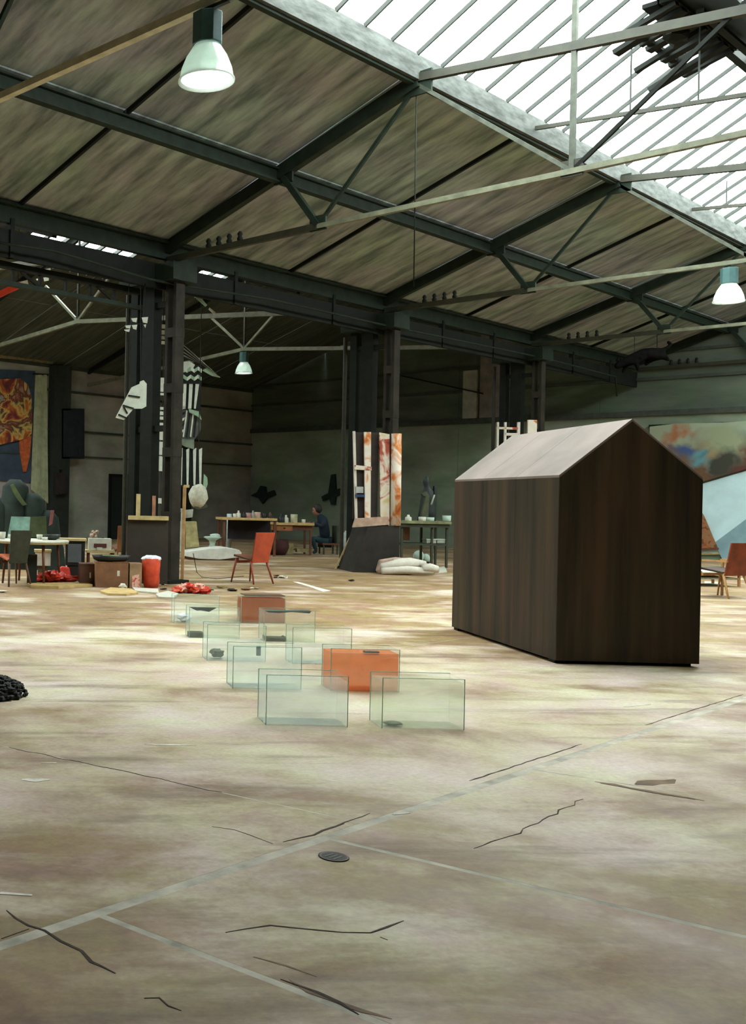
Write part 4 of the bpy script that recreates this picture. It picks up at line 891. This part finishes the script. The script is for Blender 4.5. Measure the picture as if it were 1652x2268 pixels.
t.poly([(782, 955), (787, 955), (792, 1150), (787, 1150)], .0, .05).build('board', M_pb0, t.root)
t.poly([(806, 957), (821, 957), (820, 1150), (808, 1150)], -.02, .03).build('board', M_pb1, t.root)
t.poly([(840, 958), (862, 962), (862, 1165), (842, 1150)], -.02, .03).build('board', M_pb2, t.root)
MB().tube([t.pt(876, 961, -.05), t.pt(874, 1164, -.05)], 11 * t.s, 16).build('paper_roll', M_pb1, t.root, True)
t.poly([(787, 1148), (858, 1144), (860, 1162), (781, 1168)], -.04, .05).build('cross_board', mat('pinkish_board', (190, 160, 140), .7), t.root)
t.poly([(785, 1030), (822, 1034), (822, 1042), (785, 1040)], -.03, .0).build('cross_strip', M_pb2, t.root)
t.box(787, 1078, 803, 1092, -.05, .02).build('grey_case', mat('pale_grey_case', (160, 162, 160), .5), t.root)
t.box(786, 1095, 806, 1101, -.05, .02).build('blue_strip', mat('dark_blue_strip', (40, 62, 96), .5), t.root)
t.box(786, 957, 840, 1150, .08, .12).build('dark_backing', mat('brown_black_backing', (52, 42, 38), .8), t.root)
t = V('white_rolls', 'pile of white rolled canvases on the floor right of the dark plinth', 'rolls', 905, 1274)
M_roll = mat('white_canvas_roll', (206, 200, 186), .8, .1, 6, .1)
for a, b, d, r_ in (((846, 1265), (958, 1266), .0, .085), ((850, 1257), (930, 1248), .12, .1), ((880, 1246), (950, 1251), .2, .085), ((935, 1259), (968, 1261), -.02, .09)):
    MB().tube([t.pt(*a, d), t.pt((a[0] + b[0]) / 2, (a[1] + b[1]) / 2 - 3, d), t.pt(*b, d)], [r_ * .8, r_, r_ * .8], 12).build('roll', M_roll, t.root, True)
t.poly([(845, 1266), (852, 1242), (890, 1236), (930, 1240), (960, 1250), (985, 1258), (985, 1272), (850, 1273)], .26, .4).build('folded_canvas', mat('pinkish_canvas', (176, 150, 132), .85), t.root, bev=.03)
flat('white_board', 'white board lying flat on the floor right of the canvas rolls', 'board', [(950, 1262), (985, 1256), (990, 1268), (962, 1271)], .02, M_white)
t = V('sculptor_table', 'dark table with dishes and the robed statue between plinth and house', 'table', 940, 1258)
t.box(884, 1154, 996, 1160, -.1, .8).build('tabletop', mat('olive_tabletop', (126, 128, 92), .6), t.root); t.box(886, 1160, 994, 1168, -.05, .75).build('apron', M_olive, t.root)
for x in (888, 955, 988):
    for d in (0, .65): t.box(x, 1168, x + 4, 1258, d, d + .06).build('leg', M_olive, t.root)
t.box(888, 1204, 990, 1208, .0, .7).build('shelf', M_olive, t.root); t.box(906, 1168, 918, 1198, .3, .5).build('hanging_cloth', M_brw, t.root)
Zt = t.Z
for x, w_, h, lb in ((904, .07, .15, 'pointed white vase on the left of the dark table'), (935, .08, .1, 'white dish at the foot of the robed statue'), (952, .09, .09, 'pale green bowl right of the statue foot'), (989, .09, .13, 'white jar at the right end of the dark table')):
    bottle('vase' if w_ == .07 else 'dish', lb, 'dish', x, 1154.5, Zt + .1, w_, h, M_pl if w_ == .09 else M_white, w_ == .07)
for x, y, w_, lb in ((955, 1204, .13, 'long pale box on the shelf of the dark table'), (978, 1204, .12, 'white box at the right end of the shelf')):
    q = V('shelf_box', lb, 'box', x, y - .2, Zt + .05); q.box(x - 10, y - 8, x + 11, y - .5, 0, .25).build('carton', M_pcl, q.root, bev=.01); q.box(x - 11, y - 10, x + 12, y - 8, -.01, .26).build('lid', M_pl, q.root)
for x, y, r_, lb in ((930, 1248, .13, 'round pale helmet shaped casting under the dark table'), (946, 1249, .1, 'smaller pale casting right of the helmet shaped one')):
    q = V('plaster_cast', lb, 'sculpture', x, y, 25.2); MB().blob((0, .1, r_ * 1.2), r_, r_, r_ * 1.2, 12, 8, .05, 2).build('shell', M_pl, q.root, True); MB().lathe([(r_ * .8, -.02), (r_ * .95, .05)], 12, (0, .1, 0)).build('rim', M_black, q.root)
# robed statue
t = V('robed_statue', 'dark robed statue with covered head standing on the dark table', 'sculpture', 950, 1154, Zt + .35)
M_rob = mat('dark_blue_green_robe', (34, 44, 42), .6, .2, 6); M_rob2 = mat('olive_robe', (70, 74, 52), .7, .2, 6)
mb = MB(); rings = [(1154, 952, 21, .17), (1130, 953, 18, .15), (1105, 954, 15, .13), (1088, 956, 12, .12), (1080, 954, 7, .08), (1074, 951, 6, .07), (1066, 951, 7, .09), (1058, 952, 5, .07), (1054, 952, 2, .03)]
for y, x, w_, d in rings:
    for k in range(14):
        a = 2 * pi * k / 14; q = 1 + .05 * sin(a * 4); mb.v.append((t.x(x, y) + w_ * t.s * cos(a) * q, .2 + d * sin(a) * q, t.z(y)))
for i in range(len(rings) - 1):
    for k in range(14): mb.f.append((i * 14 + k, i * 14 + (k + 1) % 14, (i + 1) * 14 + (k + 1) % 14, (i + 1) * 14 + k))
mb.f.append(tuple(range(14))[::-1]); mb.f.append(tuple(range((len(rings) - 1) * 14, len(rings) * 14))); mb.build('robe', M_rob, t.root, True)
t.poly([(966, 1076), (972, 1078), (970, 1150), (962, 1150)], .1, .2).build('mantle_edge', M_rob, t.root, bev=.01)
t.poly([(930, 1154), (942, 1100), (936, 1098), (934, 1094), (944, 1088), (950, 1098), (948, 1154)], -.02, .08).build('front_drape', M_rob2, t.root, bev=.01)
MB().tube([t.pt(962, 1096, .0), t.pt(954, 1118, -.02)], .02).build('arm', M_pcl, t.root, True)
# white frame at the foot of the third column
t = V('paint_rack', 'white and red wooden rack before the third column, showing above the house ridge', 'rack', 1140, 1251, 26.3)
for x0, y0, x1, y1, mt in ((1098, 935, 1102, 1251, M_pb0), (1114, 935, 1119, 1251, M_pb0), (1100, 946, 1148, 951, M_pb2), (1117, 959, 1150, 965, M_pb0), (1143, 935, 1149, 1251, M_pb0), (1166, 930, 1186, 1251, M_pb1), (1100, 1100, 1180, 1106, M_pb0)): t.box(x0, y0, x1, y1, 0, .05).build('rail' if y1 - y0 < 20 else 'post', mt, t.root)

# ------------------------------------------------------------------ left wall: hangings
def wpiece(root, name, pts, d0, d1, mt, bev=0):
    """outline given on the left wall, d0..d1 metres off it"""
    k = len(pts); q = [ony(x, y, HL - d1) for x, y in pts]
    return MB().add([(p.x, HL - d1, p.z) for p in q] + [(p.x, HL - d0, p.z) for p in q], [tuple(range(k)), tuple(range(k, 2 * k))[::-1]] + [(i, i + k, (i + 1) % k + k, (i + 1) % k) for i in range(k)]).build(name, mt, root, bev=bev, world=True)
def wrect(root, name, x0, y0, x1, y1, d0, d1, mt): return wpiece(root, name, [(x0, y0), (x1, y0), (x1, y1), (x0, y1)], d0, d1, mt)
def wthing(name, label, cat, x, y): return thing(name, label, cat, ony(x, y, HL))
M_tap = painted('feathered_paint', [(.3, (40, 46, 60)), (.4, (120, 44, 44)), (.46, (190, 104, 36)), (.5, (206, 176, 96)), (.54, (70, 50, 44)), (.58, (150, 70, 40)), (.63, (150, 156, 140)), (.7, (64, 88, 60))], 1.3, (1, 1, 1), dist=1.2)
t = wthing('feather_tapestry', 'colourful painted hanging with orange tail on the left wall at the picture edge', 'painting', 30, 1052)
wpiece(t, 'blue_ground', [(-60, 815), (78, 822), (80, 1070), (-60, 1060)], .02, .05, mat('blue_grey_ground', (62, 76, 92), .85, .2, 2))
wpiece(t, 'painted_field', [(-60, 850), (0, 840), (45, 838), (62, 852), (70, 880), (72, 930), (70, 965), (45, 975), (30, 978), (0, 985), (-60, 990)], .05, .12, M_tap)
wpiece(t, 'orange_tail', [(44, 975), (70, 960), (66, 1010), (58, 1045), (53, 1045), (46, 1005)], .05, .1, mat('orange_tail_paint', (200, 100, 54), .8, .2, 9))
t = wthing('wall_frieze', 'narrow patterned cloth strip above the colourful painting on the left wall', 'cloth', 30, 785)
wpiece(t, 'patterned_border', [(-60, 770), (40, 778), (118, 795), (118, 806), (40, 796), (-60, 788)], .13, .2, painted('border_paint', [(.35, (92, 96, 70)), (.5, (150, 120, 84)), (.6, (90, 112, 88))], 4)); wrect(t, 'rod', -60, 766, 118, 770, .0, .2, M_dkcol)
t = wthing('pale_curtain', 'narrow pale green curtain hanging right of the colourful painting', 'curtain', 92, 1110)
M_pc = mat('pale_green_cloth', (168, 172, 138), .9, .15, 4, .1)
for k in range(4):
    f0, f1 = k / 4, (k + 1) / 4
    wpiece(t, 'fold', [(80 + f0 * 24, 830), (80 + f1 * 24, 830), (70 + f1 * 37, 1085 + f1 * 30), (70 + f0 * 37, 1085 + f0 * 30)], .08, .13 + .04 * (k % 2), M_pc)
wpiece(t, 'rail', [(76, 826), (108, 828), (108, 832), (76, 830)], 0, .14, M_dkcol)
t = wthing('wall_cabinet', 'black cabinet fixed high on the left wall', 'cabinet', 162, 1016)
wrect(t, 'body', 137, 905, 187, 1016, 0, .3, mat('blue_black_cabinet', (28, 34, 40), .5, .1, 4)); wrect(t, 'door', 141, 909, 184, 1012, .3, .34, mat('black_cabinet_door', (32, 38, 44), .5)); wrect(t, 'handle', 175, 992, 178, 1006, .34, .37, M_chordd)
t = wthing('hanging_jacket', 'dark brown jacket hanging on the wall post above the draped cloth', 'jacket', 134, 1096)
wpiece(t, 'body', [(126, 1050), (140, 1046), (149, 1055), (147, 1092), (128, 1096)], .31, .45, mat('brown_black_jacket', (42, 32, 32), .8)); wrect(t, 'hook', 134, 1040, 138, 1050, .3, .36, M_steel2)
t = V('dark_drape', 'dark green draped cloth mound behind the white round table', 'cloth', 70, 1262, None)
for k, (x, y0, w_) in enumerate(((-15, 1104, 46), (28, 1062, 40), (66, 1092, 40), (102, 1130, 36))):
    mb = MB(); n_ = 12; rg = [(1262, 1.25, .42), (1215, 1.1, .36), (1150 + (y0 - 1062) * .6, .9, .3), (y0 + 16, .72, .24), (y0, .3, .12)]
    for y, f, d in rg:
        for j in range(n_):
            a = 2 * pi * j / n_; q = 1 + .1 * sin(a * 5 + k); mb.v.append((t.x(x + (1262 - y) * .02, y) + w_ * t.s * f * cos(a) * q, .35 + d * sin(a) * q, t.z(y)))
    for i in range(4):
        for j in range(n_): mb.f.append((i * n_ + j, i * n_ + (j + 1) % n_, (i + 1) * n_ + (j + 1) % n_, (i + 1) * n_ + j))
    mb.f.append(tuple(range(4 * n_, 5 * n_))); mb.build('cloth_fold', mat('dark_green_cloth', (32, 44, 36), .9, .3, 3, .3), t.root, True)
t.poly([(22, 1075), (30, 1072), (52, 1108), (60, 1118), (50, 1120), (34, 1100)], -.05, 0).build('light_fold', mat('olive_fold', (84, 98, 62), .9), t.root, bev=.01)
t.poly([(108, 1165), (112, 1130), (120, 1130), (116, 1160)], -.05, 0).build('pink_ribbon', mat('dull_pink_ribbon', (140, 84, 84), .8), t.root)
t.poly([(60, 1145), (102, 1143), (104, 1190), (62, 1190)], -.05, 0).build('olive_patch', mat('olive_patch_cloth', (74, 84, 56), .9), t.root)

# ------------------------------------------------------------------ right: wall painting, canvases
P = (GAB - .1, 10.6, 3.2)
wp = thing('wall_painting', 'large loose painting of orange, blue and brown clouds on the end wall at right', 'painting', P)
pts = [(1440, 945), (1500, 938), (1600, 936), (1720, 928), (1720, 1018), (1652, 1039), (1600, 1054), (1560, 1066), (1500, 1072), (1440, 1060)]
vs = [onx(a, b, GAB - .1) for a, b in pts]; k_ = len(vs)
M_mur = bpy.data.materials.new('clouded_paint'); M_mur.use_nodes = True
nt = M_mur.node_tree; N = nt.nodes; Lk = nt.links; bb = N['Principled BSDF']; bb.inputs['Roughness'].default_value = .85
g_ = N.new('ShaderNodeTexCoord'); nz = N.new('ShaderNodeTexNoise'); nz.inputs['Scale'].default_value = 2.2; nz.inputs['Detail'].default_value = 7; Lk.new(g_.outputs['Object'], nz.inputs['Vector'])
def spot(y, z, r_, col, prev):
    d = N.new('ShaderNodeVectorMath'); d.operation = 'DISTANCE'; Lk.new(g_.outputs['Object'], d.inputs[0]); d.inputs[1].default_value = (0, y - P[1], z - P[2])
    a = N.new('ShaderNodeMath'); a.operation = 'MULTIPLY_ADD'; Lk.new(nz.outputs[0], a.inputs[0]); a.inputs[1].default_value = 1.1; a.inputs[2].default_value = -.55
    s_ = N.new('ShaderNodeMath'); s_.operation = 'ADD'; Lk.new(d.outputs['Value'], s_.inputs[0]); Lk.new(a.outputs[0], s_.inputs[1])
    mr = N.new('ShaderNodeMapRange'); mr.inputs[1].default_value = r_ * .5; mr.inputs[2].default_value = r_ * 1.25; mr.inputs[3].default_value = 1; mr.inputs[4].default_value = 0; Lk.new(s_.outputs[0], mr.inputs[0])
    mx = N.new('ShaderNodeMixRGB'); Lk.new(mr.outputs[0], mx.inputs[0]); mx.inputs[2].default_value = lin(col)
    if isinstance(prev, tuple): mx.inputs[1].default_value = prev
    else: Lk.new(prev, mx.inputs[1])
    return mx.outputs[0]
c_ = spot(9.6, 3.2, .8, (120, 150, 138), lin((150, 160, 136)))
for (x, y), r_, cc in (((1540, 1060), 1.1, (98, 72, 48)), ((1640, 1030), .9, (92, 44, 38)), ((1590, 1010), .5, (150, 132, 96)), ((1500, 962), .32, (160, 104, 70)), ((1610, 975), .5, (140, 150, 120)), ((1516, 1002), .35, (58, 84, 130)), ((1555, 1020), .3, (92, 140, 150)), ((1600, 1030), .45, (54, 56, 46)), ((1490, 1030), .45, (110, 84, 56))):
    q = onx(x, y, GAB - .1); c_ = spot(q.y, q.z, r_, cc, c_)
Lk.new(c_, bb.inputs['Base Color'])
MB().add([(GAB - .13, v.y, v.z) for v in vs] + [(GAB - .1, v.y, v.z) for v in vs], [tuple(range(k_)), tuple(range(k_, 2 * k_))[::-1]] + [(i, i + k_, (i + 1) % k_ + k_, (i + 1) % k_) for i in range(k_)]).build('canvas', M_mur, wp, world=True)
MB().box(GAB - .12, GAB - .02, onx(1720, 930, GAB).y, onx(1440, 945, GAB).y, 3.98, 4.06).build('batten', M_steel2, wp, world=True)
def gpiece(root, name, pts, d0, d1, mt):
    k = len(pts); q = [onx(x, y, GAB - d1) for x, y in pts]
    return MB().add([(GAB - d1, p.y, p.z) for p in q] + [(GAB - d0, p.y, p.z) for p in q], [tuple(range(k)), tuple(range(k, 2 * k))[::-1]] + [(i, i + k, (i + 1) % k + k, (i + 1) % k) for i in range(k)]).build(name, mt, root, world=True)
t = thing('pale_canvas', 'large pale blue white canvas on the end wall below the cloud painting', 'canvas', onx(1610, 1150, GAB))
gpiece(t, 'canvas', [(1480, 1226), (1480, 1095), (1560, 1070), (1652, 1043), (1720, 1022), (1720, 1222)], .01, .05, mat('pale_blue_white', (196, 226, 232), .8, .06, 2, .03)); gpiece(t, 'lower_batten', [(1480, 1226), (1720, 1222), (1720, 1226), (1480, 1230)], .01, .08, M_cream)
t = thing('grey_canvas', 'blue grey triangular canvas overlapping the pale canvas at the right edge', 'canvas', onx(1630, 1200, GAB))
gpiece(t, 'canvas', [(1582, 1202), (1652, 1150), (1720, 1105), (1720, 1240), (1600, 1240)], .06, .1, mat('blue_grey_canvas', (132, 164, 174), .8, .1, 2)); gpiece(t, 'lower_batten', [(1600, 1238), (1720, 1238), (1720, 1243), (1600, 1243)], .06, .13, M_cream)
t = thing('brown_canvas', 'small brown mottled canvas peeping out right of the house', 'canvas', onx(1560, 1200, GAB))
gpiece(t, 'canvas', [(1490, 1218), (1530, 1095), (1560, 1145), (1588, 1211), (1588, 1216)], .11, .14, painted('brown_mottle', [(.35, (130, 112, 80)), (.5, (160, 96, 56)), (.62, (92, 62, 40))], 5)); gpiece(t, 'lower_batten', [(1490, 1216), (1590, 1213), (1590, 1217), (1490, 1221)], .06, .16, M_brw)
t = V('low_table', 'pale low table behind the armchair at the right edge', 'table', 1590, 1300)
t.box(1530, 1268, 1650, 1274, 0, .9).build('tabletop', M_white, t.root); t.box(1535, 1280, 1640, 1284, .05, .8).build('shelf', M_pcl, t.root)
for x in (1536, 1640):
    for d in (.05, .8): t.box(x, 1274, x + 4, 1300, d, d + .04).build('leg', M_oak, t.root)
flat('paper_sheet', 'white paper sheet on the floor beside the pale low table', 'paper', [(1560, 1288), (1600, 1290), (1602, 1296), (1560, 1294)], .006, M_white)

# ------------------------------------------------------------------ coal heap at the left edge
hp = fl(-40, 1545); M_coal = mat('black_coal', (40, 40, 38), .7, .4, 20, .4)
ch = thing('coal_heap', 'heap of black coal gravel on the floor at the left edge', 'heap', hp, RV)
mb = MB().blob((0, .1, -.02), .3, .26, .16, 20, 10, .06, 4); mb.v = [(x, y, max(z, 0)) for x, y, z in mb.v]; mb.build('mound', M_coal, ch)
mb = MB(); rnd = random.Random(9)
for k in range(420):
    a, q = rnd.uniform(0, 2 * pi), sqrt(rnd.random()); x, y = .31 * q * cos(a), .1 + .27 * q * sin(a); z = max(.006, .14 * sqrt(max(0, 1 - q * q)))
    s_ = rnd.uniform(.008, .02); mb.blob((x, y, z), s_ * 1.3, s_, s_, 5, 3, .3, k)
mb.build('coal_lumps', M_coal, ch, kind='stuff')

# ------------------------------------------------------------------ skinned figures
def skin(name, pts, edges, mt, parent, sub=2, root=0):
    me = bpy.data.meshes.new(name); me.from_pydata([p[:3] for p in pts], edges, [])
    o = bpy.data.objects.new(name, me); COL.objects.link(o)
    sm = o.modifiers.new('skin', 'SKIN'); sm.use_smooth_shade = True
    for i, v in enumerate(me.skin_vertices[0].data):
        rr = pts[i][3]; v.radius = rr if isinstance(rr, tuple) else (rr, rr); v.use_root = (i == root)
    ss = o.modifiers.new('sub', 'SUBSURF'); ss.levels = sub; ss.render_levels = sub
    me2 = bpy.data.meshes.new_from_object(o.evaluated_get(bpy.context.evaluated_depsgraph_get()))
    o.modifiers.clear(); o.data = me2; bpy.data.meshes.remove(me); me2.name = name
    me2.materials.clear(); me2.materials.append(mt)
    for p in me2.polygons: p.use_smooth = True
    o.parent = parent; return o
# leaping animal hung under the fourth truss
ca = V('animal_sculpture', 'dark sculpture of a leaping animal with raised tail hung high near the end wall', 'sculpture', 1430, 790, depth(onx(1430, 742, 27.0)))
M_an = mat('black_brown_hide', (16, 15, 14), .95, .3, 8, .1, spec=.0)
A = [ca.pt(1458, 782, 0) + (.15,), ca.pt(1430, 784, 0) + (.16,), ca.pt(1402, 794, 0) + (.15,), ca.pt(1384, 801, 0) + (.1,), ca.pt(1371, 808, 0) + (.1,), ca.pt(1362, 815, 0) + (.05,),
     ca.pt(1470, 776, 0) + (.05,), ca.pt(1480, 770, 0) + (.045,), ca.pt(1485, 762, 0) + (.045,), ca.pt(1478, 756, 0) + (.03,),
     ca.pt(1404, 806, -.1) + (.06,), ca.pt(1408, 822, -.1) + (.025,), ca.pt(1390, 810, .1) + (.05,), ca.pt(1384, 824, .1) + (.025,),
     ca.pt(1466, 792, -.1) + (.07,), ca.pt(1476, 800, -.1) + (.03,), ca.pt(1440, 800, .1) + (.06,), ca.pt(1434, 808, .1) + (.03,)]
skin('body', A, [(0, 1), (1, 2), (2, 3), (3, 4), (4, 5), (0, 6), (6, 7), (7, 8), (8, 9), (2, 10), (10, 11), (2, 12), (12, 13), (0, 14), (14, 15), (0, 16), (16, 17)], M_an, ca.root)
for x in (1364, 1372): MB().lathe([(.05, 0), (.03, .06), (.005, .1)], 8, ca.pt(x + 4, 800, 0)).build('ear', M_an, ca.root)
for x in (1405, 1455):
    q = onx(x, 742, 27.0); q.z = 5.7; q = Matrix.Rotation(-RV, 3, 'Z') @ (q - ca.P)
    MB().beam(ca.pt(x, 782, 0), q, .012, .012).build('suspension_wire', M_steel2, ca.root)
# person seated at the drawer table, in profile to the left
pe = V('person', 'person in dark blue clothes seated at the drawer table, bent over it in profile', 'person', 712, 1227)
k = pe.s
M_cl = mat('dark_blue_clothes', (30, 42, 56), .9, .2, 6, .1); M_sk = mat('skin', (150, 104, 80), .6, .1, 8, 0); M_hair = mat('dark_hair', (34, 28, 26), .6, .2, 20); M_jean = mat('teal_jeans', (40, 66, 74), .9, .2, 6)
B = [(pe.pt(722, 1196, .12)) + (.17,), pe.pt(722, 1176, .12) + ((.17, .15),), pe.pt(718, 1156, .12) + ((.2, .15),), pe.pt(712, 1145, .12) + (.1,), pe.pt(708, 1140, .12) + (.065,),
     pe.pt(720, 1152, -.1) + (.085,), pe.pt(708, 1166, -.16) + (.06,), pe.pt(693, 1158, -.1) + (.045,), pe.pt(720, 1152, .34) + (.085,), pe.pt(710, 1166, .4) + (.06,), pe.pt(693, 1158, .3) + (.045,)]
skin('torso', B, [(0, 1), (1, 2), (2, 3), (3, 4), (2, 5), (5, 6), (6, 7), (2, 8), (8, 9), (9, 10)], M_cl, pe.root)
Lg = [pe.pt(722, 1198, .12) + (.16,), pe.pt(722, 1200, .0) + (.1,), pe.pt(692, 1192, -.02) + (.08,), pe.pt(700, 1221, -.02) + (.05,), pe.pt(692, 1225, -.02) + (.04,), pe.pt(722, 1200, .24) + (.1,), pe.pt(694, 1192, .26) + (.08,), pe.pt(706, 1221, .26) + (.05,), pe.pt(698, 1225, .26) + (.04,)]
skin('legs', Lg, [(0, 1), (1, 2), (2, 3), (3, 4), (0, 5), (5, 6), (6, 7), (7, 8)], M_jean, pe.root)
hc = pe.pt(702, 1131, .12)
hd_ = skin('head', [(hc[0] + .05, hc[1], hc[2] - .16, .06), (hc[0] + .02, hc[1], hc[2] - .05, (.09, .1)), (hc[0], hc[1], hc[2] + .04, (.1, .12)), (hc[0] + .01, hc[1], hc[2] + .1, (.08, .09)), (hc[0] - .1, hc[1], hc[2] - .04, .025)], [(0, 1), (1, 2), (2, 3), (1, 4)], M_sk, pe.root)
MB().blob((hc[0] + .05, hc[1], hc[2] + .05), .13, .125, .14, 12, 8, .05, 4).build('hair', M_hair, pe.root, True)
for d in (-.1, .3):
    h0 = pe.pt(692, 1158, d); mb = MB().blob((h0[0], d, h0[2]), .045, .035, .025, 8, 5)
    for f in range(4): mb.tube([(h0[0] - .03, d - .03 + f * .02, h0[2]), (h0[0] - .1 - .01 * (f % 2), d - .03 + f * .02, h0[2] - .015)], [.011, .008], 6)
    mb.tube([(h0[0] - .01, d - .035, h0[2]), (h0[0] - .05, d - .06, h0[2])], [.012, .009], 6); mb.build('hand', M_sk, pe.root, True)
st = V('stool_chair', 'dark chair under the seated person', 'chair', 728, 1228)
st.box(712, 1203, 748, 1207, -.1, .4).build('seat', M_brw, st.root); st.box(744, 1165, 748, 1203, -.08, .38).build('backrest', M_olive, st.root)
for x in (714, 744):
    for d in (-.08, .34): st.box(x, 1207, x + 3, 1228, d, d + .04).build('leg', M_olive, st.root)

# everything down onto a floor at height zero
for o in list(SC.objects):
    if o.parent is None: o.location.z -= FZ
